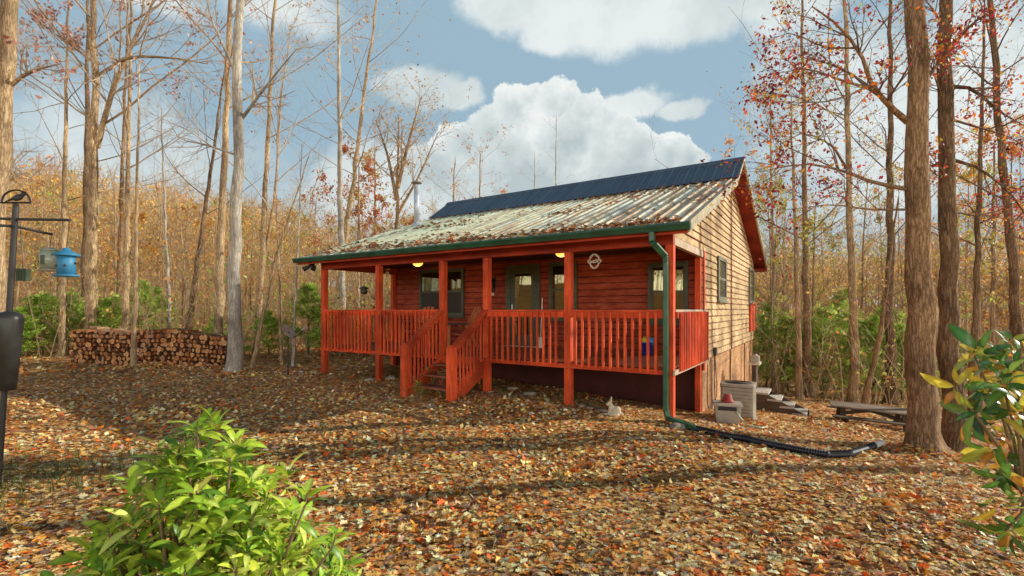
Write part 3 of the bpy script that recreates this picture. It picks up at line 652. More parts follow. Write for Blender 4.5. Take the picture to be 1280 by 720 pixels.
def woods(n, a0, a1, d0, d1, side, seed, probs, keepout=None, hlo=.16, hhi=.30):
    rg = random.Random(seed)
    k = 0
    while k < n:
        az = R(rg.uniform(a0, a1)); d = rg.uniform(d0, d1)
        x, y = d*math.sin(az), d*math.cos(az)
        lx, ly = to_local(x, y)
        if -12.5 < lx < 3.5 and -3 < ly < 15: continue
        if keepout and keepout(x, y): continue
        v = rg.choices(range(8), probs)[0]
        tm, cm, bk, tw = VAR[v]
        root = thing('sapling' if v == 6 else 'tree', LBL[v] + ' ' + side, 'tree', (x, y, g(x, y)), rg.uniform(0, 6.28), LBL[v].replace('tree', 'trees') + ' ' + side)
        s = rg.uniform(.75, 1.25)
        hv = specs[v][2]['h']; want = (EYE - g(x, y)) + d*rg.uniform(hlo, hhi)
        sz = max(.35, min(1.3, want/hv)); s = min(s, sz*1.0)*.85; root.scale = (s, s, sz)
        a = bpy.data.objects.new('trunk', tm); C.objects.link(a); a.parent = root
        b_ = bpy.data.objects.new('crown', cm); C.objects.link(b_); b_.parent = root
        k += 1
woods(52, -47, -12, 19, 48, 'left of the house', 5, [3, 2, 3, 1, 5, 5, 5, 3], lambda x, y: y < 17 or (x > -16 and y < 18), .10, .21)
woods(20, -14, 24, 30, 50, 'behind the house', 6, [2, 2, 1, 1, 2, 2, 0, 2], None, .14, .24)
woods(30, 23, 47, 17, 48, 'right of the house', 8, [1, 1.5, 1, 1, 8, 1, 4, 2], lambda x, y: y < 17.5, .12, .27)

# evergreen undergrowth
def pine_mesh(seed, h, w, n):
    rg = np.random.default_rng(seed); nm = NM(); tr = NM()
    tr.tubes(np.array([[[0, 0, -.1], [.02, 0, h*.5], [0, .02, h*.97]]]), np.array([[.035, .022, .006]])*h/3, 5)
    nb = 46; f = .06 + .92*rg.random(nb); az = rg.random(nb)*6.283
    L = w*(1.05-f)*(.6+.6*rg.random(nb)); p0 = np.stack([np.zeros(nb), np.zeros(nb), f*h], 1)
    d = np.stack([np.cos(az), np.sin(az), .25+.2*rg.random(nb)], 1); d /= np.linalg.norm(d, axis=1, keepdims=True)
    Q = poly(rg, p0, d, L, 6, .1, .01); tr.tubes(Q, np.linspace(.012, .003, 6)[None].repeat(nb, 0)*h/3, 3)
    i = rg.integers(0, nb, n); fr = rg.random(n)**.7; p, dd = at_frac(Q, i, fr)
    p = p + rg.normal(size=(n, 3))*.05*h/3
    fw = dd*1.0 + rand_dirs(rg, n)*.9; fw /= np.linalg.norm(fw, axis=1, keepdims=True)
    tv = np.array([[0, 0, 0], [.5, .11, .03], [1, 0, 0], [.5, -.11, .03], [.35, .3, .1], [.8, .42, .1], [.35, -.3, .1], [.8, -.42, .1]])
    tf = [np.array([[0, 1, 2], [0, 2, 3], [0, 5, 4], [0, 6, 7]])]
    nm.leaves(tv, tf, p, frames(fw, rand_dirs(rg, n, .8)), .2*h/3*(.6+.8*rg.random(n)), pal(rg, n, [(.46, .66, .10), (.6, .75, .14), (.28, .46, .07), (.7, .74, .2)], [3, 3, 2, 1]))
    return tr.mesh('pine_trunk', [M['twig_dark']]), nm.mesh('pine_foliage', [M['needle']])
PV = [pine_mesh(s, 3, 1.5, 1500) for s in (1, 2, 3)]
def pine(p, d, hgt, v, label, wide=1.0):
    x = px(p, d); root = thing('young_pine', label, 'pine', (x, d, g(x, d)), random.uniform(0, 6))
    root.scale = (hgt/3*wide, hgt/3*wide, hgt/3)
    a = bpy.data.objects.new('trunk', PV[v][0]); C.objects.link(a); a.parent = root
    b_ = bpy.data.objects.new('foliage', PV[v][1]); C.objects.link(b_); b_.parent = root
for i, (p, d, hh, lb, wd) in enumerate([
    (22, 17, 1.7, 'low green pine at the left edge below the feeders', 1.5), (52, 18, 2.3, 'green pine behind the feeder pole', 1.4), (85, 19.5, 2.4, 'bright young pine left of the woodpile', 1.4),
    (120, 19, 2.0, 'bright pine rising behind the left end of the woodpile', 1.5), (142, 18.5, 2.2, 'soft green pine behind the left third of the woodpile', 1.3), (178, 21, 2.9, 'dark pine behind the middle of the woodpile', 1.0),
    (192, 22, 2.6, 'second dark pine right of the middle of the woodpile', 1.2), (270, 17.5, 1.5, 'small pine between the woodpile and the big grey trunk', 1.2), (336, 17, 1.6, 'low pine behind the satellite dish', 1.5),
    (385, 17.5, 2.5, 'light green pine left of the porch corner post', 1.3), (418, 17, 1.2, 'low pine seen under the left end of the porch', 1.8), (450, 18.5, 1.4, 'bright pine seen below the porch rail at left', 1.8),
    (958, 23, 3.9, 'tall pine right behind the house corner', 1.0), (985, 21, 3.4, 'loose green pine beyond the back steps', 1.2), (1028, 20.5, 3.7, 'broad green pine left of the picnic table', 1.3), (1048, 22, 4.6, 'tall light green pine behind the picnic table', 1.1),
    (1092, 20.5, 3.6, 'green pine behind the curved sapling', 1.2), (1128, 20, 3.2, 'green pine just left of the large trunks', 1.2), (1108, 25, 4.4, 'far pine between the two trunks behind the picnic table', 1.2), (1215, 30, 3.6, 'green pine right of the large trunks', 1.3), (1262, 26, 3.2, 'green pine low at the right edge behind the glossy shrub', 1.3)]):
    pine(p, d, hh, i % 3, lb, wd)

# far wooded hills: one mass
def far_forest():
    rg = np.random.default_rng(77); nm = NM(); n = 2000
    az = rg.random(n)*2*np.pi; az = (rg.random(n)-.5)*2.0; az[-300:] = np.pi + (rg.random(300)-.5)*3.0
    d = 46 + 130*rg.random(n)**1.1; d[-300:] = 75 + 80*rg.random(300)
    x, y = d*np.sin(az), d*np.cos(az); z = gz(x, y); h = 7 + 6.5*rg.random(n)
    zz = np.zeros((n, 4, 3)); t = np.linspace(0, 1, 4)
    zz[:, :, 0] = x[:, None] + rg.normal(size=(n, 1))*t*.8; zz[:, :, 1] = y[:, None] + rg.normal(size=(n, 1))*t*.8; zz[:, :, 2] = z[:, None] - .3 + h[:, None]*t
    rr = .11*(h/12)[:, None]*np.array([1.2, .9, .6, .1])[None]
    nm.tubes(zz, rr, 4, (.58, .42, .25))
    nb = 9; i = np.repeat(np.arange(n), nb); f = .3+.65*rg.random(n*nb); p, dd = at_frac(zz, i, f)
    a2 = rg.random(n*nb)*6.283; d2 = np.stack([np.cos(a2), np.sin(a2), .9+.5*rg.random(n*nb)], 1); d2 /= np.linalg.norm(d2, axis=1, keepdims=True)
    L = h[i]*.3*(.5+.6*rg.random(n*nb)); Q = poly(rg, p, d2, L, 3, .15, .02); nm.tubes(Q, np.array([[.05, .03, .012]]).repeat(n*nb, 0), 3, (.58, .42, .25))
    c = children(rg, Q, np.full((n*nb, 3), .03), 4, .2, 1, .7, .7, L, 3, .15, .02, .6); nm.tubes(c[0], np.array([[.022, .015, .006]]).repeat(len(c[0]), 0), 3, (.62, .45, .27))
    kind = rg.random(n); cols = np.array([(.9, .46, .08), (.93, .58, .12), (.85, .31, .06), (.9, .66, .18), (.46, .54, .12), (.7, .48, .2)])
    ki = rg.choice(6, n, p=[.24, .24, .14, .16, .1, .12])
    m_ = 150; i = np.repeat(np.arange(n), m_); dens = np.where(rg.random(n) < .3, .25, 1.0)[i]; keep = rg.random(len(i)) < dens; i = i[keep]
    w = rg.normal(size=(len(i), 3)); w /= np.linalg.norm(w, axis=1, keepdims=True); w *= rg.random((len(i), 1))**.4
    ctr = np.stack([x, y, z+h*.66], 1)[i]; p = ctr + w*np.stack([h*.24, h*.24, h*.34], 1)[i]
    col = cols[ki][i]*(.75+.5*rg.random((len(i), 1)))
    nm.leaves(*DIAM, p, frames(rand_dirs(rg, len(i)), rand_dirs(rg, len(i))), (.0022+.0030*rg.random(len(i)))*d[i]+.03, col)
    return nm.mesh('distant_forest', [M['leaf']])
tag(link('distant_forest', far_forest(), [M['leaf']]), 'bare and rust coloured woods covering the far hillsides', kind='stuff')
# brush: thin stems and twigs no one could count
def brush():
    rg = np.random.default_rng(78); nm = NM(); n = 2200
    az = np.where(rg.random(n) < .62, -.82+.66*rg.random(n), .4+.42*rg.random(n)); d = 17.5 + 26*rg.random(n)
    x, y = d*np.sin(az), d*np.cos(az); lx, ly = to_local(x, y); k = ~((lx > -10) & (lx < 2) & (ly > -1) & (ly < 13)) & (y > 16.5); x, y = x[k], y[k]; n = len(x)
    p = np.stack([x, y, gz(x, y)-.05], 1); L = 1+3.6*rg.random(n)**1.5
    Q = poly(rg, p, rand_dirs(rg, n, 3.2), L, 5, .1, .03); r_ = (.012+.014*rg.random(n))[:, None]*np.linspace(1, .25, 5)[None]; nm.tubes(Q, r_, 3, (.6, .43, .25))
    c = children(rg, Q, r_, 5, .25, 1, .7, .5, L, 4, .15, .03, .6); nm.tubes(c[0], c[1], 3, (.6, .43, .25))
    m_ = 16000; i = rg.integers(0, len(c[0]), m_); pp, _ = at_frac(c[0], i, rg.random(m_)); pp += rg.normal(size=(m_, 3))*.06
    nm.leaves(*DIAM, pp, frames(rand_dirs(rg, m_, -.3), rand_dirs(rg, m_, .5)), .09+.11*rg.random(m_), pal(rg, m_, OCH+RUST+[(.4, .56, .08), (.5, .64, .1), (.35, .5, .08), (.6, .66, .14)]))
    return nm.mesh('underbrush', [M['leaf']])
tag(link('underbrush', brush(), [M['leaf']]), 'tangled bare brush along the edge of the woods', kind='stuff')

# ------------------------------------------------------------------ house
H = thing('cabin', 'red stained wooden cabin with covered porch and two toned metal roof', 'house', (HX, HY, 0), -R(32.65))
XL, XR = -9.33, .40
DZ = .72                       # deck floor
PW, PD = 8.8, 2.53             # porch length, porch depth
BACK = 11.18
def zr(s):
    if s <= 4.5: return 2.95 + (s+.46)*.359
    if s <= 5.525: return 4.73 + (s-4.5)*.712
    return 5.46 - (s-5.525)*.3745
GAP = .10
def s_front(z):
    zz = z + GAP
    return -.46 + (zz-2.95)/.359 if zz < 4.73 else 4.5 + (zz-4.73)/.712
def s_back(z): return min(BACK, 5.525 + (5.46-GAP-z)/.3745)
def gable(x, sgn, name, mat, z0=.6):
    mb = MB()
    # solid behind the siding
    prof = [(PD, z0), (BACK, z0), (BACK, zr(BACK)-GAP), (5.525, 5.46-GAP), (4.5, 4.73-GAP), (-.1, zr(-.1)-GAP), (-.1, 2.86), (PD, 2.86)]
    mb.prism([(PD, z0), (BACK, z0), (BACK, zr(BACK)-GAP), (5.525, 5.46-GAP), (4.5, 4.73-GAP), (PD, zr(PD)-GAP)], x-.12*sgn, x-.001*sgn)
    mb.prism([(-.1, 2.86), (PD-.001, 2.86), (PD-.001, zr(PD)-GAP), (-.1, zr(-.1)-GAP)], x-.12*sgn, x-.001*sgn)
    z = z0
    rows = []
    while z < 5.33:
        z1 = min(z+.15, 5.345)
        def lo(q): return PD if q < 2.86 else max(-.1, s_front(q))
        a0, a1, b0, b1 = lo(z+.0005 if z >= 2.86 else z), lo(z1 if z1 < 2.86 or z >= 2.86 else z), s_back(z), s_back(z1)
        if z < 2.86 < z1: a1 = a0
        o0, o1 = x+.022*sgn, x+.004*sgn
        vs = [(o0, a0, z), (o0, b0, z), (o1, b1, z1), (o1, a1, z1), (x, a0, z), (x, b0, z)]
        fs = [(0, 1, 2, 3), (4, 5, 1, 0), (4, 0, 3), (5, 2, 1)]
        mb.add(vs, fs); z = z1
    return mb.build(name, mat, H)
gw = gable(0, 1, 'gable_wall', M['siding_gable'])
gw['label'] = 'sun bleached lap siding of the gable end'
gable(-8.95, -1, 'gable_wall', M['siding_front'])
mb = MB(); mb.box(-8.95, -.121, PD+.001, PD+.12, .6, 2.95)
z = .6
while z < 2.9:
    y0, y1 = PD-.022, PD-.004
    mb.add([(-8.95, y0, z), (-.121, y0, z), (-.121, y1, z+.15), (-8.95, y1, z+.15), (-8.95, PD, z), (-.121, PD, z)], [(0, 1, 2, 3), (4, 5, 1, 0), (4, 0, 3), (5, 2, 1)]); z += .15
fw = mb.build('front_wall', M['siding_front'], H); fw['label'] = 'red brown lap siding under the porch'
mb = MB(); mb.box(-8.95, -.02, BACK-.12, BACK-.001, .6, 3.3); mb.build('back_wall', M['siding_front'], H)
# foundation
mb = MB(); mb.box(-.14, -.015, PD+.03, BACK-.02, -2.4, .598); f1 = mb.build('foundation', M['foundation'], H); f1['label'] = 'pale orange foundation panel below the gable'
for s_ in (6.1, 8.9):
    MB().box(-.014, .004, s_-.015, s_+.015, -1.6, .595).build('batten', M['found_red'], f1)
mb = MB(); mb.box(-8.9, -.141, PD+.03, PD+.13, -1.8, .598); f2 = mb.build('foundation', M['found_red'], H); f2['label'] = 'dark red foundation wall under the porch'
MB().box(0, .03, PD-.0, PD+.09, .4, 2.86).build('corner_board', M['stain_v'], H)
MB().box(.023, .036, 6.08, 6.11, .6, 5.1).build('seam_strip', M['fascia'], gw)
# roof body
def roofprof(t0, t1):
    S = [-.40, 4.5, 5.525, 11.52]
    top = [(s, zr(s)-t0) for s in S]; bot = [(s, zr(s)-t1) for s in S][::-1]
    return top + bot
MB().prism(roofprof(.012, .085), XL+.02, XR-.03).build('roof_deck', M['soffit_red'], H)
def sheet(name, s0, z0, s1, z1, mat, pitch=.229, hgt=.022):
    prof = []; x = XL
    while x < XR-.01:
        for dx, dz in ((0, 0), (.085, 0), (.1, hgt*.35), (.115, 0), (pitch-.07, 0), (pitch-.05, hgt), (pitch-.025, hgt), (pitch-.005, 0)):
            if x+dx < XR: prof.append((x+dx, dz))
        x += pitch
    prof.append((XR, 0))
    n = len(prof); vs = [(a, s0, z0+h) for a, h in prof] + [(a, s1, z1+h) for a, h in prof]
    return MB().add(vs, [(i, i+1, n+i+1, n+i) for i in range(n-1)]).build(name, mat, H)
r_low = sheet('roof', -.47, zr(-.47), 4.52, zr(4.5)+.007, M['roof_low'], .229, .032); r_low['label'] = 'weathered pale green metal roof sheets over the porch'
r_up = sheet('roof', 4.47, zr(4.5)+.03, 5.525, 5.475, M['roof_up']); r_up['label'] = 'dark slate blue metal roof sheets along the ridge'
r_bk = sheet('roof', 5.525, 5.475, 11.58, zr(11.58)+.01, M['roof_up']); r_bk['label'] = 'metal sheets of the rear roof slope'
MB().prism([(5.40, 5.405), (5.525, 5.51), (5.65, 5.448), (5.65, 5.462), (5.525, 5.522), (5.40, 5.419)], XL-.01, XR+.01).build('ridge_cap', M['roof_up'], H)
# rake boards and trims, right and left gable ends
for x0, x1, right in ((XR-.03, XR, 1), (XL, XL+.02, 0)):
    for sa, sb, mt in ((-.44, 4.5, 'rake'), (4.5, 5.525, 'white_edge'), (5.525, 11.56, 'rake')):
        dd = .15 if sb < 5 else .09
        MB().prism([(sa, zr(sa)-.012), (sb, zr(sb)-.012), (sb, zr(sb)-dd), (sa, zr(sa)-dd)], x0, x1-.001).build('rake_board', M[mt], H)
        if right:
            MB().prism([(sa, zr(sa)+.03), (sb, zr(sb)+.03), (sb, zr(sb)-.05), (sa, zr(sa)-.05)], XR, XR+.015).build('rake_trim', M['rake'], H)
MB().box(XL, XR, 11.525, 11.555, zr(11.55)-.2, zr(11.55)-.02).build('fascia_board', M['fascia'], H)
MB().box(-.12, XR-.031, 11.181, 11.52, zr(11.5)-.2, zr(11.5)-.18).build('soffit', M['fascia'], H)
# front fascia and gutter
MB().box(XL+.02, XR-.031, -.43, -.405, 2.80, zr(-.42)-.02).build('fascia_board', M['fascia'], H)
gp = [(-.435, 2.95), (-.555, 2.95), (-.56, 2.925), (-.535, 2.88), (-.52, 2.845), (-.435, 2.845)]
gt = MB(); gt.prism([(-.433, 2.843), (-.522, 2.843), (-.538, 2.88), (-.563, 2.925), (-.558, 2.955), (-.548, 2.955), (-.55, 2.925), (-.525, 2.882), (-.512, 2.855), (-.433, 2.855)], XL-.02, XR+.02)
gutter = gt.build('gutter', M['gutter'], H)
for x_ in (XL-.02, XR+.018): MB().prism(gp, x_, x_+.004).build('end_cap', M['gutter'], gutter)
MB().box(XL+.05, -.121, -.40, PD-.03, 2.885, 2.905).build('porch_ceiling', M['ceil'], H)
# beams
MB().box(-PW-.07, .06, -.055, .055, 2.69, 2.882).build('beam', M['fascia'], H, .004)
MB().box(-.075, .012, .057, PD-.03, 2.72, 2.855).build('beam', M['white_edge'], H, .004)['label'] = 'pale worn beam over the right side of the porch'
MB().box(-PW-.05, -PW+.05, .057, PD-.03, 2.70, 2.88).build('beam', M['fascia'], H, .004)
# posts
pxs = [0, -1.807, -3.623, -4.782, -6.759, -8.796]
W2 = .065
for i, X_ in enumerate(pxs):
    gx, gy, _ = to_world(X_, 0)
    MB().box(X_-W2, X_+W2, -W2, W2, g(gx, gy)-.2, 2.688).build('post', M['stain_v'], H, .006)
for X_ in (-.075, -8.86):
    MB().box(X_-.055, X_+.055, PD-.14, PD-.026, g(*to_world(X_, PD)[:2])-.2, 2.715).build('post', M['stain_v'], H, .006)
# deck
dk = MB(); y = -.02
while y < PD-.05:
    dk.box(-PW-.02, .03, y, min(y+.137, PD-.03), DZ-.035, DZ); y += .142
dk.build('deck', M['deck'], H)
for x0, x1 in ((-PW-.04, -4.72), (-3.69, .04)):
    MB().box(x0, x1, -.105, -.067, .60, DZ-.04).build('rim_joist', M['stain_h'], H, .004)
MB().box(-4.72, -3.69, -.06, -.022, .56, DZ-.04).build('rim_joist', M['stain_h'], H)
MB().box(.067, .1, -.1, PD-.03, .60, DZ-.04).build('rim_joist', M['white_edge'], H, .004)
MB().box(-PW-.1, -PW-.067, -.1, PD-.03, .60, DZ-.04).build('rim_joist', M['stain_y'], H)
jb = MB()
for k in range(15): jb.box(-PW+.3+k*.6, -PW+.34+k*.6, -.02, PD-.04, .56, DZ-.04)
jb.build('floor_frame', M['under'], H)
# railings
RT = 1.65
def baluster(x0, y0, parent, mat=M['stain_v']):
    return MB().box(x0-.019, x0+.019, y0-.019, y0+.019, .635, RT-.07).build('baluster', mat, parent)
def front_rail(xa, xb):
    rl = MB(); rl.box(xa, xb, -.075, .065, RT-.038, RT); rl.box(xa, xb, -.066, -.028, RT-.14, RT-.040)
    o = rl.build('railing', M['stain_h'], H, .004)
    n = int(round((xb-xa)/.125)); 
    for k in range(1, n): baluster(xa+(xb-xa)*k/n, -.127, o) if False else MB().box(xa+(xb-xa)*k/n-.019, xa+(xb-xa)*k/n+.019, -.144, -.106, .64, RT-.045).build('baluster', M['stain_v'], o)
    # cleat that carries the balusters
    MB().box(xa, xb, -.105, -.067, RT-.14, RT-.04).build('rail_board', M['stain_h'], o)
    return o
bays = [(-1.807+W2, -W2), (-3.623+W2, -1.807-W2), (-6.759+W2, -4.782-W2), (-8.796+W2, -6.759-W2)]
for a_, b_ in bays: front_rail(a_, b_)
# right side railing
o = MB().box(-.06, .075, W2, PD-.03, RT-.038, RT).build('railing', M['white_edge'], H, .004); o['label'] = 'right side railing with a pale worn cap'
MB().box(.03, .065, W2, PD-.03, RT-.14, RT-.04).build('rail_board', M['stain_y'], o)
for k in range(1, 20):
    y_ = W2+(PD-.03-W2)*k/20; MB().box(.102, .138, y_-.018, y_+.018, .64, RT-.045).build('baluster', M['stain_v'], o)
MB().box(.067, .1, W2, PD-.03, RT-.14, RT-.04).build('rail_board', M['stain_y'], o)
# left side railing
o = MB().box(-PW-.07, -PW+.07, W2, PD-.03, RT-.038, RT).build('railing', M['stain_y'], H)
bb = MB()
for k in range(1, 20):
    y_ = W2+(PD-.03-W2)*k/20; bb.box(-PW-.12, -PW-.082, y_-.018, y_+.018, .64, RT-.045)
tag(bb.build('baluster_row', M['stain_v'], o), kind='stuff')
# stairs
SX0, SX1 = -4.782, -3.623
gx, gy, _ = to_world((SX0+SX1)/2, -1.1); g0 = g(gx, gy)
st = MB().box(SX0+.07, SX1-.07, -.13, -.02, DZ-.2, DZ-.04).build('stairs', M['stain_h'], H); st['label'] = 'wooden stairs up to the porch'
nst = 4; rise = (DZ-g0)/(nst+0)
for k in range(1, nst):
    zt = DZ - rise*k; y1 = -.13-.27*(k-1); 
    MB().box(SX0+.07, SX1-.07, y1-.30, y1, zt-.04, zt).build('tread', M['deck'], st, .004)
for X_ in (SX0+.03, SX1-.07):
    MB().prism([(-.02, DZ-.05), (-.13, DZ-.05), (-1.12, g0+.14), (-1.12, g0-.05), (-.9, g0-.05), (-.02, DZ-.38)], X_, X_+.04).build('stringer', M['stain_y'], st)
for X_ in (SX0, SX1):
    gx, gy, _ = to_world(X_, -1.12)
    nw = MB(); nw.box(X_-.07, X_+.07, -1.19, -1.05, g(gx, gy)-.2, .96)
    nw.add([(X_-.07, -1.19, .961), (X_+.07, -1.19, .961), (X_+.07, -1.05, .961), (X_-.07, -1.05, .961), (X_-.035, -1.155, 1.0), (X_+.035, -1.155, 1.0), (X_+.035, -1.085, 1.0), (X_-.035, -1.085, 1.0)], [(0,3,2,1),(4,5,6,7),(0,1,5,4),(1,2,6,5),(2,3,7,6),(3,0,4,7)])
    nw.build('newel_post', M['stain_v'], H, .006)
    rl = MB().bar((X_, -.07, RT-.02), (X_, -1.10, .93), .13, .05).build('handrail', M['stain_y'], H, .006)
    low = MB().bar((X_, -.08, RT-.10), (X_, -1.05, .87), .035, .09).build('rail_board', M['stain_y'], rl)
    for k in range(1, 9):
        y_ = -.07-.98*k/9; zt = RT-.07+(-.72)*(k/9)
        MB().box(X_-.048, X_-.0178, y_-.014, y_+.014, max(g0+.05, zt-.98+.08), zt).build('baluster', M['stain_v'], rl)
# windows and door
def win(x0, x1, z0, z1, cols=1, y=PD-.022, sash=True, label=None, tr=.075):
    w_ = MB(); fr = tr
    w_.box(x0, x1, y-.05, y-.001, z1-fr, z1); w_.box(x0, x1, y-.06, y-.001, z0, z0+fr)
    w_.box(x0, x0+fr, y-.049, y-.0015, z0+fr, z1-fr); w_.box(x1-fr, x1, y-.049, y-.0015, z0+fr, z1-fr)
    cw = (x1-x0-2*fr)/cols
    for c_ in range(1, cols): w_.box(x0+fr+cw*c_-.035, x0+fr+cw*c_+.035, y-.048, y-.0018, z0+fr, z1-fr)
    o = w_.build('window', M['green_trim'], H, .003)
    if label: o['label'] = label
    zm = (z0+z1)/2+.05
    for c_ in range(cols):
        a_ = x0+fr+cw*c_ + (.036 if c_ else .001); b_ = x0+fr+cw*(c_+1) - (.036 if c_ < cols-1 else .001)
        p_ = MB().box(a_+.03, b_-.03, y-.022, y-.016, zm+.0, z1-fr-.03).build('pane', M['glass'], o)
        p_ = MB().box(a_+.03, b_-.03, y-.017, y-.011, z0+fr+.03, zm-.05).build('pane', M['screen'] if cols > 1 else M['glass'], o)
        s_ = MB(); s_.box(a_, b_, y-.03, y-.004, zm-.05, zm); s_.box(a_, b_, y-.029, y-.004, z1-fr-.03, z1-fr-.0005); s_.box(a_, b_, y-.029, y-.004, z0+fr+.0005, z0+fr+.03)
        s_.box(a_, a_+.03, y-.028, y-.005, z0+fr+.03, z1-fr-.03); s_.box(b_-.03, b_, y-.028, y-.005, z0+fr+.03, z1-fr-.03)
        s_.build('sash', M['green_trim'], o)
    MB().box(x0-.03, x1+.03, y-.085, y-.001, z0-.04, z0-.002).build('sill', M['green_trim'], o)
    return o
win(-7.83, -6.18, 1.46, 2.80, 2, label='double green framed window left of the stairs')
win(-3.55, -2.80, 1.40, 2.80, 1, label='narrow green framed window right of the door')
win(-1.12, -.28, 1.35, 2.66, 1, label='green framed window at the right end of the porch')
y = PD-.022
d_ = MB(); d_.box(-4.80, -4.66, y-.05, y-.001, DZ+.02, 2.78); d_.box(-3.93, -3.80, y-.05, y-.001, DZ+.02, 2.78); d_.box(-4.66, -3.93, y-.05, y-.001, 2.68, 2.78); d_.box(-4.80, -3.80, y-.10, y-.001, DZ+.001, DZ+.02)
door = d_.build('door_frame', M['green_trim'], H, .003)
s_ = MB(); s_.box(-4.659, -4.54, y-.035, y-.012, DZ+.021, 2.679); s_.box(-4.05, -3.931, y-.035, y-.012, DZ+.021, 2.679); s_.box(-4.54, -4.05, y-.035, y-.012, 2.55, 2.679); s_.box(-4.54, -4.05, y-.035, y-.012, DZ+.021, DZ+.28)
dl = s_.build('door', M['green_trim'], door, .003); dl['label'] = 'dark green full glass storm door'
MB().box(-4.54, -4.05, y-.025, y-.02, DZ+.28, 2.55).build('pane', M['glass'], dl)
MB().box(-4.80, -3.78, y-.14, y-.05, DZ+.002, DZ+.018).build('threshold', M['galv'], door)
MB().box(-4.61, -4.58, y-.075, y-.034, 1.66, 1.78).build('handle', M['galv'], dl)
# gable windows
def side_win(s0, s1, z0, z1, label):
    w_ = MB(); f_ = .09
    w_.box(.0225, .06, s0, s1, z1-f_, z1); w_.box(.0225, .06, s0, s1, z0, z0+f_); w_.box(.0225, .059, s0, s0+f_, z0+f_, z1-f_); w_.box(.0225, .059, s1-f_, s1, z0+f_, z1-f_)
    o = w_.build('window', M['side_trim'], H, .003); o['label'] = label
    MB().box(.023, .03, s0+f_, s1-f_, z0+f_, z1-f_).build('pane', M['dull_glass'], o)
    MB().box(.024, .045, s0+f_, s1-f_, (z0+z1)/2-.03, (z0+z1)/2+.03).build('sash', M['side_trim'], o)
    MB().box(.0225, .09, s0-.05, s1+.05, z0-.045, z0-.002).build('sill', M['side_trim'], o)
M['side_trim'] = plain('grey_green_window_trim', (.2, .2, .13), .6, 0, .15)
M['dull_glass'] = glass('dull_side_glass', (.12, .13, .1))
side_win(4.05, 5.14, 1.86, 2.90, 'grey green window in the gable wall')
side_win(9.75, 11.0, 1.86, 3.05, 'window at the far end of the gable wall')
bx = MB()
for k in range(9): bx.box(.03, .07, 9.85+k*.15, 9.85+k*.15+.14, .92, 1.83)
bx.box(.0225, .12, 9.82, 11.23, 1.831, 1.87); bx.box(.0225, .0295, 9.83, 11.2, .93, 1.82)
bx.build('balcony_panel', M['stain_v'], H)
# chimney pipe
cs, cX = 3.3, -8.72
ch = MB().lathe([(.085, 0), (.085, 1.25)], (cX, cs, zr(cs)), 18).build('chimney', M['galv'], H, 0, True); ch['label'] = 'pale metal stovepipe with a cap'
MB().lathe([(.20, -.05), (.17, .03), (.10, .10)], (cX, cs, zr(cs)), 18).build('flashing', M['galv'], ch)
cp = MB(); cp.lathe([(.10, 1.33), (.16, 1.34), (.17, 1.36), (.05, 1.42), (.001, 1.43)], (cX, cs, zr(cs)), 18)
for k in range(4): cp.bar((cX+.07*math.cos(k*1.57), cs+.07*math.sin(k*1.57), zr(cs)+1.22), (cX+.07*math.cos(k*1.57), cs+.07*math.sin(k*1.57), zr(cs)+1.34), .012, .012)
cp.build('chimney_cap', M['dish'], ch)
# porch lights (lit in the photograph)
for X_, Y_ in ((-6.67, 1.2), (-2.56, 1.2)):
    o = MB().lathe([(.001, -.001), (.15, -.002), (.15, -.03), (.14, -.031)], (X_, Y_, 2.884), 20).build('ceiling_light', M['green_trim'], H)
    MB().lathe([(.135, -.032), (.13, -.06), (.10, -.10), (.05, -.12), (.001, -.125)], (X_, Y_, 2.884), 20).build('lamp_glass', M['lamp'], o, 0, True)
    ld = bpy.data.lights.new('porch_lamp', 'POINT'); ld.energy = 9; ld.color = (1, .6, .2); ld.shadow_soft_size = .12
    lo = bpy.data.objects.new('porch_lamp', ld); C.objects.link(lo); lo.location = to_world(X_, Y_, 2.70)
# wall lantern, floodlight
o = MB().box(-5.30, -5.16, y-.04, y-.001, 2.12, 2.50).build('wall_lantern', M['black'], H, .003)
MB().lathe([(.05, 0), (.07, .16), (.075, .17), (.02, .24)], (-5.23, y-.10, 2.22), 6).build('lantern_glass', M['black'], o)
MB().box(-5.27, -5.19, y-.03, y-.002, 2.02, 2.09).build('house_tag', M['white'], H)
fl = MB().box(-9.02, -8.92, -.30, -.20, 2.80, 2.86).build('floodlight', M['black'], H)
for q in (-.13, .13): MB().tube([(-8.97, -.25, 2.80), (-8.97+q, -.28, 2.74), (-8.97+q*1.6, -.36, 2.68)], [.02, .045, .065], 10).build('lamp_head', M['black'], fl)
# downspout
ds = MB()
pth = [(-.15, -.49, 2.85), (-.15, -.49, 2.70), (-.04, -.14, 2.50), (-.035, -.125, 2.40), (-.035, -.125, .02)]
for a_, b_ in zip(pth, pth[1:]): ds.bar(a_, b_, .098, .078, (1, 0, 0) if abs(b_[0]-a_[0]) < .05 else (0, 1, 0))
dso = ds.build('downspout', M['downspout'], H, .012)
e0 = np.array(to_world(-.035, -.125, 0)); gA = g(e0[0], e0[1])
# cables on the gable wall
def wall_cable(pts, r=.009): return MB().tube([( .035, s_, z_) for s_, z_ in pts], r, 6).build('cable', M['black'], H)
wall_cable([(3.0, .62), (2.85, .5), (2.78, .2), (2.80, -.3), (2.95, -.45), (3.25, -.42)])
wall_cable([(3.65, .68), (3.75, .3), (3.9, -.05), (3.85, -.35), (3.7, -.42), (3.62, -.1), (3.6, .3), (3.62, .6)])
MB().box(.0, .07, 3.56, 3.74, .62, .80).build('meter_box', M['ac_dark'], H, .006)
MB().tube([(.03, 3.35, .55), (.03, 3.36, -.5)], .012, 6).build('conduit', M['dish'], H)
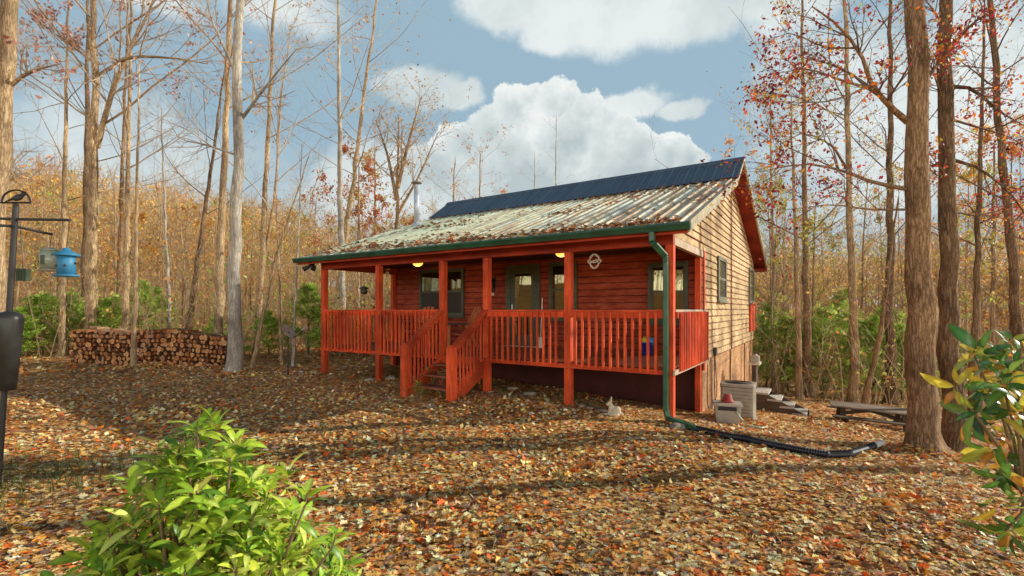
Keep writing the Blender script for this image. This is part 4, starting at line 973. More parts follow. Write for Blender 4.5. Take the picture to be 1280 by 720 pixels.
# leaves lying on the roof and in the gutter
nm = NM(); rg = np.random.default_rng(5); n = 1500
xs = XL + .2 + (XR-XL-.4)*rg.random(n); cl = rg.random((46, 2)); ss = np.zeros(n)
mode = rg.random(n)
ss = np.where(mode < .62, -.42 + np.abs(rg.normal(size=n))*.22*(1+1.4*(xs < -4)), np.where(mode < .72, 4.42-np.abs(rg.normal(size=n))*.10, 0))
k = rg.integers(0, 46, n); cx = XL+.6+cl[k, 0]*9; cy = .1+cl[k, 1]*4.2
xs = np.where(mode >= .72, cx + rg.normal(size=n)*.22, xs); ss = np.where(mode >= .72, cy + rg.normal(size=n)*.13, ss)
ok = (xs > XL+.05) & (xs < XR-.05) & (ss > -.46) & (ss < 4.45); xs, ss = xs[ok], ss[ok]; n = len(xs)
p = np.stack([xs, ss, 2.95+(ss+.46)*.359+.025+.02*rg.random(n)], 1)
upv = rand_dirs(rg, n, 1.6); az = rg.random(n)*6.283; f_ = np.stack([np.cos(az), np.sin(az), 0*az], 1)
nm.leaves(*CURL, p, frames(f_, upv), .07+.07*rg.random(n), pal(rg, n, [(.42, .2, .08), (.5, .16, .06), (.5, .3, .14), (.25, .12, .06), (.3, .15, .08)]))
rl = link('roof_leaves', nm.mesh('roof_leaves', [M['litter']]), [M['litter']]); rl.location = H.location; rl.rotation_euler = H.rotation_euler
tag(rl, 'dry fallen leaves lying along the eave and slopes of the porch roof', kind='stuff')

# ------------------------------------------------------------------ things on and around the porch
def chair(label, X_, Y_, rz):
    t = thing('porch_chair', label, 'chair', to_world(X_, Y_, DZ), rz-R(32.65), 'wooden slat back chairs on the porch')
    for k in range(5):
        a_ = (k-2); MB().bar((a_*.09, .20, .34), (a_*.125, .50, 1.02-.02*a_*a_), .082, .018, (0, 1, 0)).build('back_slat', M['chair'], t)
    se = MB()
    for k in range(6): se.box(-.27, .27, -.34+k*.095, -.34+k*.095+.085, .36-.02*k, .38-.02*k)
    se.build('seat', M['chair'], t)
    for sx in (-1, 1):
        MB().box(sx*.29-.02, sx*.29+.02, -.36, -.28, 0, .56).build('leg', M['chair'], t)
        MB().bar((sx*.29, .42, .0), (sx*.29, .12, .55), .04, .08).build('leg', M['chair'], t)
        MB().box(sx*.31-.06, sx*.31+.06, -.42, .30, .565, .59).build('arm', M['chair_dark'], t)
    MB().box(-.28, .28, .335, .36, .62, .69).build('back_rail', M['chair'], t)
chair('red stained slat back chair at the top of the porch stairs', -5.55, 1.45, R(-35))
chair('slat back chair behind the porch rail near the left end of the double window', -7.15, 1.75, R(10))
# hanging ornament
c_ = to_world(-1.31, 0.0, 2.50); t = thing('hanging_ornament', 'pale openwork diamond ornament hanging from the porch beam', 'ornament', c_, -R(32.65))
def ring(fn, n=40, r=.008): return MB().tube([fn(2*math.pi*i/n) for i in range(n+1)], r, 6, 0, False)
ring(lambda a: (.085*math.cos(a), 0, .05+.075*math.sin(a))).build('upper_ring', M['chime'], t); ring(lambda a: (.075*math.cos(a), 0, -.055+.07*math.sin(a))).build('lower_ring', M['chime'], t)
fr_ = MB()
for a_, b_ in (((-.13, 0), (0, .13)), ((0, .13), (.13, 0)), ((.13, 0), (0, -.13)), ((0, -.13), (-.13, 0)), ((-.13, 0), (-.04, -.02)), ((-.04, -.02), (.04, .03)), ((.04, .03), (.13, 0))): fr_.tube([(a_[0], 0, a_[1]), (b_[0], 0, b_[1])], .008, 6)
fr_.build('diamond_frame', M['chime'], t); MB().tube([(0, 0, .13), (0, 0, .19)], .003, 5).build('cord', M['black'], t)
# wind chime
t = thing('wind_chime', 'small pale wind chime hanging at the left end of the porch', 'wind chime', to_world(-7.35, .8, 2.45), 0)
MB().lathe([(.055, 0), (.055, .02)], (0, 0, .22), 12).build('chime_top', M['chime'], t); MB().tube([(0, 0, .24), (0, 0, .44)], .003, 5).build('cord', M['black'], t)
for k in range(5): MB().tube([(.035*math.cos(k*1.257), .035*math.sin(k*1.257), .17), (.035*math.cos(k*1.257), .035*math.sin(k*1.257), -.05-.03*(k % 3))], .011, 7).build('chime_tube', M['chime'], t)
# round hanging feeder between the left posts
t = thing('hanging_feeder', 'small dark round feeder hanging between the two left porch posts', 'bird feeder', to_world(-7.35, .05, 2.10), 0)
MB().lathe([(.001, -.085), (.06, -.065), (.085, -.02), (.085, .02), (.06, .06), (.02, .08)], (0, 0, 0), 16).build('globe', M['baffle'], t, 0, True)
MB().lathe([(.12, .05), (.09, .09), (.01, .12)], (0, 0, 0), 16).build('cover', M['baffle'], t, 0, True); MB().tube([(0, 0, .11), (0, 0, .585)], .004, 5).build('wire', M['black'], t)
# bucket of toys
t = thing('toy_bucket', 'blue bucket of toys on the porch floor near the right corner', 'bucket', to_world(-.98, 1.95, DZ), 0)
MB().lathe([(.001, .002), (.105, .002), (.13, .24), (.138, .245), (.138, .26), (.12, .26), (.115, .24)], (0, 0, 0), 18).build('bucket', M['blue'], t, 0, True)
for nm_, lab, dx, dy, dz, mt in (('toy', 'yellow green toy in the blue bucket', -.05, 0, .31, 'yellow'), ('toy', 'light blue watering can toy in the blue bucket', .08, -.01, .30, 'ltblue')):
    w_ = to_world(-.98+dx, 1.95+dy, DZ+dz); q = thing(nm_, lab, 'toy', w_, 0)
    MB().lathe([(.001, -.1), (.055, -.09), (.065, -.02), (.05, .03), (.035, .035), (.03, .06), (.001, .07)], (0, 0, 0), 12).build('body', M[mt], q, 0, True)
    MB().tube([(.03, 0, .02), (.09, -.01, .05), (.13, -.02, .03)], [.015, .013, .025], 8).build('spout', M[mt], q)
# broom and bottle by the door
t = thing('broom', 'broom with pale bristles leaning beside the storm door', 'broom', to_world(-3.70, PD-.2, DZ), -R(32.65))
MB().tube([(0, 0, .24), (-.02, .13, 1.22)], .012, 7).build('handle', M['white'], t); MB().prism([(-.09, .005), (.09, .005), (.05, .22), (.015, .27), (-.015, .27), (-.05, .22)], -.03, .03, 0, 'y').build('bristles', M['white'], t)

# downspout extension and drain pipe
gA_ = g(e0[0], e0[1])
p1 = hit(872, 541); 
tt = thing('drain_pipe', 'black corrugated drain pipe running from the downspout across the leaves', 'pipe', (0, 0, 0))
ex = MB(); q0 = np.array([e0[0]+.02, e0[1]-.02, gA_+.09])
ex.bar((e0[0], e0[1], .06), tuple(q0), .1, .08, (1, 0, 0)); ex.bar(tuple(q0), tuple(p1+np.array([0, 0, .06])), .1, .07); ex.build('green_extension', M['downspout'], tt, .01)
way = [hit(a_, b_) for a_, b_ in ((868, 540), (885, 544), (905, 549), (930, 553), (955, 559), (980, 564), (1005, 569), (1035, 574), (1062, 573), (1082, 566), (1092, 561))]
way = [w_+np.array([0, 0, .055]) for w_ in way]; way[-1][2] += .0
A = np.array(way); s = np.concatenate([[0], np.cumsum(np.linalg.norm(np.diff(A, axis=0), axis=1))]); u = np.arange(0, s[-1], .014)
cp_ = [tuple(np.interp(u, s, A[:, j])[i] for j in range(3)) for i in range(len(u))]
MB().tube(cp_, [.041 if i % 2 else .049 for i in range(len(cp_))], 12).build('hose', M['pipe_black'], tt)
MB().tube([cp_[-1], hit(1104, 559)+np.array([0, 0, .07])], [.052, .04], 12).build('end_fitting', M['white'], tt)

# ------------------------------------------------------------------ air conditioner, bin, pot, hose
t = thing('air_conditioner', 'beige louvred air conditioner beside the gable wall', 'air conditioner', (4.42, 9.45, g(4.42, 9.45)), R(-32)); t.scale = (.95, .95, .93)
sh = MB(); zz = .06
prof = lambda w: [(w*math.cos(a), w*math.sin(a)) for a in [k*math.pi/2+math.pi/4+dd for k in range(4) for dd in (-.62, -.4, .4, .62)]]
def rr(w, c=.06): 
    o_ = []
    for sx, sy in ((1, 1), (-1, 1), (-1, -1), (1, -1)):
        for a in (0, 30, 60, 90):
            q = R(a) + {(1, 1): 0, (-1, 1): math.pi/2, (-1, -1): math.pi, (1, -1): 1.5*math.pi}[(sx, sy)]
            o_.append((sx*(w-c)+c*math.cos(q), sy*(w-c)+c*math.sin(q)))
    return o_
core = MB().prism(rr(.297), .02, .70, 0, 'z').build('coil', M['ac_dark'], t)
for k in range(9): MB().prism(rr(.305), .05+k*.072, .05+k*.072+.064, 0, 'z').build('louvre', M['ac'], t)
MB().prism(rr(.32, .07), .0, .045, 0, 'z').build('base_pan', M['ac'], t); MB().prism(rr(.315, .07), .70, .76, 0, 'z').build('top_cover', M['ac'], t, .012)
fg = MB()
for k in range(1, 7): fg.tube([(.042*k*math.cos(a*.2618), .042*k*math.sin(a*.2618), .768) for a in range(25)], .005, 5, 0, False)
for k in range(4): fg.bar((-.26*math.cos(k*.785), -.26*math.sin(k*.785), .766), (.26*math.cos(k*.785), .26*math.sin(k*.785), .766), .012, .008)
fg.build('fan_grille', M['ac_dark'], t)
bxp = (3.92, 8.82); t = thing('storage_bin', 'pale grey plastic bin in front of the air conditioner', 'bin', (bxp[0], bxp[1], g(*bxp)), R(-20))
b_ = MB(); b_.add([(-.19,-.15,.0),(.19,-.15,.0),(.19,.15,.0),(-.19,.15,.0),(-.22,-.18,.34),(.22,-.18,.34),(.22,.18,.34),(-.22,.18,.34)], [(0,3,2,1),(0,1,5,4),(1,2,6,5),(2,3,7,6),(3,0,4,7),(4,5,6,7)]); b_.build('tub', M['bin'], t, .015)
MB().box(-.245, .245, -.205, .205, .342, .385).build('lid', M['bin'], t, .012); MB().box(-.16, .14, -.212, -.183, .27, .335).build('handle_slot', M['black'], t)
pot = MB().lathe([(.10, 0), (.105, .03), (.09, .032), (.062, .14), (.001, .141)], (0, 0, 0), 16).build('flower_pot', M['pot'], None, 0, True); pot.location = (bxp[0]+.02, bxp[1]+.02, g(*bxp)+.386)
tag(pot, 'red pot turned upside down on the grey bin', 'pot')
A = [(bxp[0]+.05, bxp[1]-.22, g(*bxp)+.30), (4.02, 8.55, g(4.02, 8.55)+.17), (4.1, 8.45, g(4.1, 8.45)+.05), (4.3, 8.35, g(4.3, 8.35)+.03), (4.45, 8.5, g(4.45, 8.5)+.03)]
tag(MB().tube(A, .016, 8).build('garden_hose', M['hose'], None, 0, True), 'short pale green hose hanging from the grey bin', 'hose')
# back steps
t = thing('back_steps', 'white topped steps with dark red sides behind the air conditioner', 'steps', to_world(.2, 5.4, 0), -R(32.65))
gs = g(*to_world(1.7, 5.4)[:2]); top = gs + .56
for k in range(4):
    MB().box(.50+k*.26, .50+k*.26+.29, -.42, .42, top-.14*k-.045, top-.14*k).build('tread', M['step_white'], t, .004)
for y_ in (-.40, .36): MB().prism([(.45, top-.06), (.80, top-.06), (1.6, gs+.10), (1.6, gs-.15), (1.2, gs-.2), (.45, gs-.1)], y_, y_+.04, 0, 'y').build('stringer', M['brown_wood'], t)
MB().box(-.15, .499, -.42, .42, top-.05, top+.0).build('landing', M['step_white'], t)
MB().box(.38, .48, .02, .40, top+.001, top+.60).build('side_wall', M['brown_wood'], t); MB().box(.33, .56, -.02, .46, top+.601, top+.66).build('cap_board', M['chime'], t)
w_ = to_world(.2+.44, 5.4+.2, top+.661); jug = thing('jug', 'whitish plastic jug standing on the post of the back steps', 'jug', w_, -R(32.65))
MB().prism(rr(.10, .03), 0, .16, 0, 'z').build('body', M['bin'], jug, .01); MB().lathe([(.06, .161), (.04, .2), (.03, .21)], (0, 0, 0), 12).build('shoulder', M['bin'], jug); MB().lathe([(.035, .21), (.035, .24)], (0, 0, 0), 12).build('cap', M['black'], jug)
# picnic table
pa, pb = hit(1046, 527), hit(1131, 538)
pc = (pa+pb)/2; L = np.linalg.norm((pb-pa)[:2])+.1; ang = math.atan2(pb[1]-pa[1], pb[0]-pa[0])
t = thing('picnic_table', 'weathered wooden picnic table left of the large trunks', 'table', tuple(pc), ang)
t.rotation_euler = (0, -math.atan2(pb[2]-pa[2], L), ang)
Hh = .43
for k in range(5): MB().box(-L/2-.1, L/2+.1, -.36+k*.145, -.36+k*.145+.135, Hh-.035, Hh).build('plank', M['grey_wood'], t, .003)
for sy in (-1, 1): MB().box(-L/2-.1, L/2+.1, sy*.62-.12, sy*.62+.12, Hh*.6-.035, Hh*.6).build('bench', M['grey_wood'] if sy > 0 else M['brown_wood'], t, .003)
for sx in (-1, 1):
    x_ = sx*(L/2-.12)
    for sy in (-1, 1): MB().bar((x_, sy*.62, -.05), (x_, sy*.2, Hh-.04), .05, .09, (1, 0, 0)).build('leg', M['brown_wood'], t)
    MB().box(x_+.03, x_+.07, -.72, .72, Hh*.6-.125, Hh*.6-.036).build('cross_brace', M['brown_wood'], t)
    MB().bar((x_-.02*sx, 0, Hh*.5), (x_-.7*sx, 0, Hh-.04), .04, .08).build('diagonal_brace', M['brown_wood'], t)

# ------------------------------------------------------------------ rabbit statue and stones
rp = hit(768, 521); t_ = MB()
bm_parts = [((0, 0, .085), (.095, .072, .085)), ((.035, 0, .10), (.075, .07, .09)), ((-.045, 0, .135), (.055, .05, .08)), ((-.075, 0, .215), (.05, .038, .042)), ((-.11, 0, .205), (.03, .026, .026)), ((.12, 0, .05), (.03, .03, .03)),
            ((-.08, .028, .05), (.026, .02, .07)), ((-.08, -.028, .05), (.026, .02, .07)), ((.0, .06, .04), (.085, .03, .04)), ((.0, -.06, .04), (.085, .03, .04))]
def ell(mb, c, r, rot=0, n=14):
    vs = []; fs = []
    for i in range(n+1):
        a = math.pi*i/n
        for j in range(n): 
            b_ = 2*math.pi*j/n; p = [max(math.sin(a), .02)*math.cos(b_)*r[0], max(math.sin(a), .02)*math.sin(b_)*r[1], math.cos(a)*r[2]]
            p = [p[0]*math.cos(rot)+p[2]*math.sin(rot), p[1], -p[0]*math.sin(rot)+p[2]*math.cos(rot)]
            vs.append((p[0]+c[0], p[1]+c[1], p[2]+c[2]))
    for i in range(n):
        for j in range(n): fs.append((i*n+j, (i+1)*n+j, (i+1)*n+(j+1) % n, i*n+(j+1) % n))
    fs += [tuple(range(n)), tuple(range(n*n, n*n+n))[::-1]]
    mb.add(vs, fs)
for c_, r_ in bm_parts: ell(t_, c_, r_)
ell(t_, (-.055, .02, .285), (.018, .012, .06), .25); ell(t_, (-.055, -.02, .285), (.018, .012, .06), .25)
rb = t_.build('rabbit_statue', M['statue'], None, 0, True); rm = rb.modifiers.new('fuse', 'REMESH'); rm.mode = 'VOXEL'; rm.voxel_size = .008; rm.use_smooth_shade = True
sm_ = rb.modifiers.new('soft', 'SMOOTH'); sm_.iterations = 4
rb.location = (rp[0], rp[1], rp[2]-.005); rb.rotation_euler = (0, 0, R(-12)); tag(rb, 'cream stone rabbit sitting on the leaves in front of the porch', 'statue')
def rock(p, q, sx, sy, sz, label, rz=0, mat='stone'):
    o_ = hit(p, q); rgn = np.random.default_rng(int(p*3+q)); mb = MB(); ell(mb, (0, 0, 0), (1, 1, 1), 0, 12)
    v = np.array(mb.v); nn = rgn.normal(size=(6, 3))*2.2; ph = rgn.random(6)*6
    k = 1+.09*np.sin(v@nn.T+ph).sum(1); v *= k[:, None]; v = np.sign(v)*np.abs(v)**.8
    mb.v = [tuple(w) for w in v*np.array([sx, sy, sz])]; r_ = mb.build('rock', M[mat], None, 0, True); r_.location = (o_[0], o_[1], o_[2]+sz*.35); r_.rotation_euler = (0, 0, rz)
    return tag(r_, label, 'rock')
rock(752, 515, .14, .05, .035, 'long pale edging stone right beside the rabbit', .3); rock(738, 511, .1, .05, .03, 'pale edging stone, second from the rabbit', .1); rock(727, 508, .07, .05, .03, 'small edging stone at the foot of the second porch post', 0)
rock(662, 494, .13, .08, .05, 'pale rock between the two front posts right of the stairs', .2); rock(851, 536, .2, .1, .06, 'tan splash stone under the green downspout elbow', .3)
rock(462, 476, .12, .08, .05, 'rock between the two left porch posts', .4); rock(488, 474, .14, .07, .05, 'flat pale rock left of the stair newel', .1); rock(640, 486, .1, .07, .04, 'small rock right of the stair post')
# ------------------------------------------------------------------ satellite dish
p0 = hit(360, 470); t = thing('satellite_dish', 'old grey satellite dish on a thin pole left of the porch', 'satellite dish', tuple(p0), R(20))
MB().tube([(0, 0, -.1), (0, 0, 1.0)], .022, 10).build('pole', M['pole'], t)
dm = MB(); n = 20
vs = [(0, 0, 0)]; fs = []
for i in range(1, 7):
    r_ = i/6*.21
    for j in range(n): a = 2*math.pi*j/n; vs.append((r_*math.cos(a), r_*1.1*math.sin(a), r_*r_*1.1))
for j in range(n): fs.append((0, 1+j, 1+(j+1) % n))
for i in range(5):
    for j in range(n): fs.append((1+i*n+j, 1+(i+1)*n+j, 1+(i+1)*n+(j+1) % n, 1+i*n+(j+1) % n))
d_ = dm.add(vs, fs).build('reflector', M['dish'], t, 0, True); d_.location = (.0, -.05, 1.08); d_.rotation_euler = (R(20), R(52), 0); sl = d_.modifiers.new('thick', 'SOLIDIFY'); sl.thickness = .012
MB().bar((0, 0, .98), (-.01, -.03, 1.08), .07, .07).build('bracket', M['pole'], t)
MB().tube([(.05, -.05, .94), (.2, -.07, .98), (.36, -.08, 1.14)], .014, 8).build('feed_arm', M['pole'], t); MB().tube([(.33, -.08, 1.13), (.40, -.08, 1.20)], [.03, .045], 10).build('receiver', M['dish'], t)

# ------------------------------------------------------------------ bird feeder station
fd = 4.5; bp_ = (px(0, fd), fd); g1 = g(*bp_); tx = px(20, fd); tz = EYE+(HOR-256)/F*fd
t = thing('feeder_pole', 'dark feeder pole with crossing arms, bird finial and squirrel baffle at the left edge', 'bird feeder pole', (bp_[0], bp_[1], g1))
def lp(p, q, dy=0): v = pt(p, q, fd+dy); return (v[0]-bp_[0], v[1]-bp_[1], v[2]-g1)
MB().tube([(-.03, 0, -.2), lp(20, 255)], .024, 12).build('pole', M['pole'], t)
bc0, bc1 = lp(5, 487), lp(13, 389)
MB().tube([bc0, tuple(np.array(bc0)*.1+np.array(bc1)*.9), tuple(np.array(bc0)*.03+np.array(bc1)*.97), bc1], [.085, .10, .085, .03], 20).build('baffle', M['baffle'], t, 0, True)
MB().tube([lp(-30, 272, .1), lp(20, 274), lp(88, 275, -.1)], .013, 8).build('arm', M['pole'], t); MB().tube([lp(-12, 281, -.25), lp(19, 283), lp(65, 293, .3)], .013, 8).build('arm', M['pole'], t)
c_ = lp(20, 255); fi = MB(); fi.tube([(c_[0]+.135*math.cos(math.pi*k/14), c_[1], c_[2]+.015+.115*math.sin(math.pi*k/14)) for k in range(15)], .008, 6); fi.tube([(c_[0]-.14, c_[1], c_[2]+.012), (c_[0]+.14, c_[1], c_[2]+.012)], .009, 6)
fo = fi.build('finial', M['black'], t); bd = MB(); ell(bd, (c_[0]+.02, c_[1], c_[2]+.06), (.055, .012, .03), -.3); ell(bd, (c_[0]+.065, c_[1], c_[2]+.09), (.025, .011, .022)); bd.tube([(c_[0]-.02, c_[1], c_[2]+.05), (c_[0]-.10, c_[1], c_[2]+.022)], [.012, .004], 6); bd.tube([(c_[0]+.08, c_[1], c_[2]+.09), (c_[0]+.105, c_[1], c_[2]+.088)], [.008, .001], 6); bd.build('bird_silhouette', M['black'], fo)
v = pt(83, 330, fd-.1); t = thing('bird_feeder', 'bright blue hopper bird feeder hanging from the long arm', 'bird feeder', tuple(v)); t.scale = (.88, .88, .92)
MB().lathe([(.078, -.105), (.074, .0), (.078, .085)], (0, 0, 0), 20).build('body', M['blue_feeder'], t, 0, True); MB().lathe([(.001, -.125), (.10, -.125), (.104, -.115), (.10, -.105), (.06, -.105)], (0, 0, 0), 24).build('tray', M['blue_feeder'], t, 0, True)
MB().lathe([(.118, .08), (.114, .092), (.06, .125), (.035, .13), (.03, .155), (.001, .165)], (0, 0, 0), 24).build('cover', M['blue_feeder'], t, 0, True)
for k in range(5): MB().tube([(.074*math.cos(k*1.257-1), .074*math.sin(k*1.257-1), -.02+.03*(k % 2)), (.082*math.cos(k*1.257-1), .082*math.sin(k*1.257-1), -.02+.03*(k % 2))], .012, 8).build('port', M['black'], t)
MB().tube([(0, 0, .16), (.03, 0, EYE+(HOR-275)/F*(fd-.1)-v[2])], .003, 5).build('wire', M['black'], t)
v = pt(62, 325, fd+.3); t = thing('bird_feeder', 'cloudy clear tube feeder hanging behind the blue feeder', 'bird feeder', tuple(v))
MB().lathe([(.07, -.09), (.075, .0), (.07, .09)], (0, 0, 0), 18).build('tube', M['clear'], t, 0, True); MB().lathe([(.001, -.11), (.078, -.11), (.08, -.09)], (0, 0, 0), 18).build('base', M['dish'], t); MB().lathe([(.075, .09), (.07, .11), (.01, .125)], (0, 0, 0), 18).build('cap', M['clear'], t, 0, True)
MB().box(-.018, .018, -.078, -.068, -.05, .04).build('port', M['suet'], t); MB().tube([(0, 0, .12), (.02, 0, EYE+(HOR-293)/F*(fd+.3)-v[2])], .003, 5).build('wire', M['black'], t)
v = pt(29, 343, fd+.1); t = thing('suet_feeder', 'small dull green suet cage hanging lowest beside the pole', 'bird feeder', tuple(v))
MB().box(-.05, .05, -.025, .025, -.06, .05).build('suet', M['suet'], t, .004); cg = MB()
for k in range(5): cg.bar((-.055+k*.0275, -.032, -.065), (-.055+k*.0275, -.032, .055), .004, .004); cg.bar((-.057, -.032, -.06+k*.028), (.057, -.032, -.06+k*.028), .004, .004)
cg.build('cage', M['suet'], t); MB().tube([(0, 0, .05), (-.03, 0, EYE+(HOR-276)/F*(fd+.1)-v[2])], .003, 5).build('wire', M['black'], t)

# ------------------------------------------------------------------ woodpile
PA, PB = np.array([px(87, 14.9), 14.9]), np.array([px(284, 13.8), 13.8])
dv = (PB-PA); LP = np.linalg.norm(dv); dv /= LP; nv = np.array([-dv[1], dv[0]])     # nv points away from the camera
endm = []
for i, cc in enumerate(((.66, .5, .3), (.5, .3, .15), (.75, .62, .42), (.32, .17, .09), (.5, .42, .36))): cc = (cc[0]*1.05, cc[1]*.68, cc[2]*.45); endm.append(wood('split_log_face_%d' % i, tuple(k*.45 for k in cc), cc, tuple(min(1, k*1.25) for k in cc), (30, 3, 30), .8))
LOGS = []; lr = random.Random(4)
for i in range(12):
    kind = (0, 1, 2, 1, 2, 1, 2, 0, 1, 2, 1, 2)[i]
    if kind == 0: pr = [(math.cos(a)*lr.uniform(.85, 1.05), math.sin(a)*lr.uniform(.85, 1.05)) for a in [k*math.pi/5 for k in range(10)]]
    elif kind == 1: pr = [(-.95, -.45), (.0, -.75), (.95, -.4), (.55, .35), (.0, .95), (-.5, .4)]
    else: pr = [(-1, -.6), (.1, -.85), (1, -.35), (.8, .55), (-.2, .9), (-.85, .5)]
    pr = [(a*lr.uniform(.88, 1.12), b_*lr.uniform(.88, 1.12)) for a, b_ in pr]
    mb = MB(); n = len(pr); vs = [(a, -1, b_) for a, b_ in pr]+[(a*1.02, 1, b_*1.02) for a, b_ in pr]
    mb.add(vs, [tuple(range(n)), tuple(range(n, 2*n))[::-1]], 1); mb.add(vs, [(j, n+j, n+(j+1) % n, (j+1) % n) for j in range(n)], 0)
    me = bpy.data.meshes.new('firewood_log'); me.from_pydata(mb.v, [], mb.f); me.materials.append(M['bark_brown'] if i % 2 else endm[3]); me.materials.append(endm[i % 5]); me.polygons.foreach_set('material_index', mb.m); me.update(); LOGS.append(me)
cnt = 0; r0 = .075; rows = 8
for row in range(rows):
    x = r0 + (row % 2)*r0
    while x < LP-r0:
        s_ = lr.choice([lr.uniform(.6, .85), lr.uniform(.85, 1.15)])*r0
        htop = 1.16-.22*(x/LP) + .07*math.sin(x*2.1) + .05*math.sin(x*5.3)
        zc = r0*.9 + row*r0*1.72 + lr.uniform(-.01, .01)
        if zc < htop:
            off = lr.uniform(-.07, .05); p = PA + dv*x + nv*(.2+off)
            o = bpy.data.objects.new('firewood_log', LOGS[lr.randrange(12)]); C.objects.link(o)
            o.location = (p[0], p[1], g(p[0], p[1]) + zc); o.scale = (s_*1.06, .21, s_*1.06); o.rotation_euler = (0, lr.uniform(0, 6.28), math.atan2(nv[1], nv[0])-math.pi/2+lr.uniform(-.12, .12))
            tag(o, 'split log in the long firewood stack at the edge of the woods', 'firewood', 'logs in the long firewood stack'); cnt += 1
        x += r0*2*lr.uniform(.93, 1.07)
bk = MB()
for k in range(340):
    x = lr.uniform(.1, LP-.1); zc = lr.uniform(.05, 1.08-.22*(x/LP)); p = PA+dv*x+nv*lr.uniform(.3, .5)
    bk.tube([tuple(list(p-nv*.14)+[g(*p)+zc]), tuple(list(p+nv*.2)+[g(*p)+zc])], .07, 6)
tag(bk.build('firewood', M['bark_brown']), 'firewood packed behind the front face of the stack', kind='stuff')

# ------------------------------------------------------------------ foreground rhododendron
def whorls(nm, rg, tips, dirs, nleaf, size, cols, w=None, tmpl=LONG, spread=.3, gl=None):
    for c_, d_ in zip(tips, dirs):
        n = nleaf + rg.integers(-2, 3); az = np.arange(n)*2.4+rg.random()*6
        d_ = d_/np.linalg.norm(d_); a_ = np.cross(d_, [0.3, 1, .2]); a_ /= np.linalg.norm(a_); b_ = np.cross(d_, a_)
        lift = rg.normal(size=n)*spread + .25 + .5*(np.arange(n)/n)
        f = a_[None]*np.cos(az)[:, None] + b_[None]*np.sin(az)[:, None] + d_[None]*lift[:, None]
        p = c_[None] - d_[None]*(.05*size/.12*(1-np.arange(n)/n))[:, None]
        sz = size*(.45+.75*rg.random(n))
        nm.leaves(tmpl[0], tmpl[1], p + f/np.linalg.norm(f, axis=1, keepdims=True)*.012, frames(f, np.tile(d_, (n, 1))+rg.normal(size=(n, 3))*.15), sz, pal(rg, n, cols, w, .15))
rg = np.random.default_rng(21); cx, cy = -1.5, 2.3
root = thing('rhododendron_bush', 'bright green rhododendron bush in the near left foreground', 'bush', (0, 0, 0)); root.scale = (1, 1, .95)
n = 330; tips = []; dirs = []; stems = []
while len(tips) < n:
    u = rg.normal(size=2)*.5; r_ = math.hypot(*u)
    if r_ > 1: continue
    zt = 1.12*(1-r_**1.15)+.10
    zz = zt*(1-.45*rg.random()**1.6) - .0
    if zz < .12: continue
    x_, y_ = cx + .04 + u[0]*.80, cy+u[1]*.68
    if y_ < 1.35: continue
    tips.append(np.array([x_, y_, zz])); dirs.append(np.array([u[0]*.8, u[1]*.6, .9]) + rg.normal(size=3)*.25)
for a_, b_, c_ in ((-1.46, 2.25, 1.16), (-1.40, 2.3, 1.17), (-1.55, 2.3, 1.1), (-1.72, 2.35, 1.05), (-1.28, 2.2, 1.03), (-1.05, 2.25, .95), (-.93, 2.2, .86), (-1.9, 2.4, .86), (-.80, 2.2, .66)):
    tips.append(np.array([a_, b_, c_])); dirs.append(np.array([0, 0, 1.])+rg.normal(size=3)*.2)
nm = NM(); whorls(nm, rg, tips, dirs, 8, .115, [(.42, .58, .05), (.56, .70, .08), (.28, .46, .045), (.66, .76, .16), (.14, .27, .04), (.5, .42, .1)], [4, 4.5, 3, 3, 2, .5])
link('foliage', nm.mesh('rhododendron_foliage', [M['bush_leaf']], True), [M['bush_leaf']], root)
sm = NM(); P = []
for c_ in tips[::2]:
    b0 = np.array([cx+(c_[0]-cx)*.25, cy+(c_[1]-cy)*.25, .0]); m_ = b0*.45+c_*.55; m_[:2] += (c_-b0)[:2]*.12
    P.append([b0, m_, c_*.9+m_*.1-np.array([0, 0, .03]), c_])
sm.tubes(np.array(P), np.array([[.011, .008, .005, .004]]).repeat(len(P), 0), 6, (.2, .15, .07)); link('stems', sm.mesh('rhododendron_stems', [M['stem']], True), [M['stem']], root)
# glossy shrub at the right edge
rg = np.random.default_rng(33); root = thing('glossy_shrub', 'glossy shrub with green and yellow bronze leaves at the right edge', 'shrub', (0, 0, 0))
d_ = 1.55; tp = [pt(1203, 446, 1.6), pt(1196, 505, 1.5), pt(1215, 560, 1.6), pt(1238, 655, 1.45), pt(1262, 425, 1.55), pt(1235, 480, 1.65), pt(1236, 452, d_), pt(1262, 470, 1.45), pt(1278, 432, 1.7), pt(1220, 512, d_), pt(1256, 520, 1.5), pt(1285, 505, 1.4), pt(1243, 590, 1.45), pt(1270, 560, 1.55), pt(1262, 640, 1.4), pt(1290, 610, 1.5), pt(1300, 480, 1.6), pt(1310, 560, 1.5)]
dr = [np.array([-.9, -.2, .4]), np.array([-.9, -.2, .1]), np.array([-.8, -.2, .1]), np.array([-.5, -.2, -.7]), np.array([-.1, -.1, 1]), np.array([-.4, -.6, .6]), np.array([-.5, -.1, .8]), np.array([-.2, -.2, 1]), np.array([0, 0, 1.]), np.array([-.9, -.1, .35]), np.array([-.2, -.5, .8]), np.array([.1, -.3, 1]), np.array([-.6, -.3, -.2]), np.array([-.2, -.3, .8]), np.array([-.3, -.3, -.8]), np.array([.1, -.3, .5]), np.array([.2, 0, 1]), np.array([.2, 0, 1])]
nm = NM(); tp = [q + rg.normal(size=3)*.025 + np.array([.012, 0, 0]) for q in tp for _ in range(2)]; dr = [q + rg.normal(size=3)*.25 for q in dr for _ in range(2)]
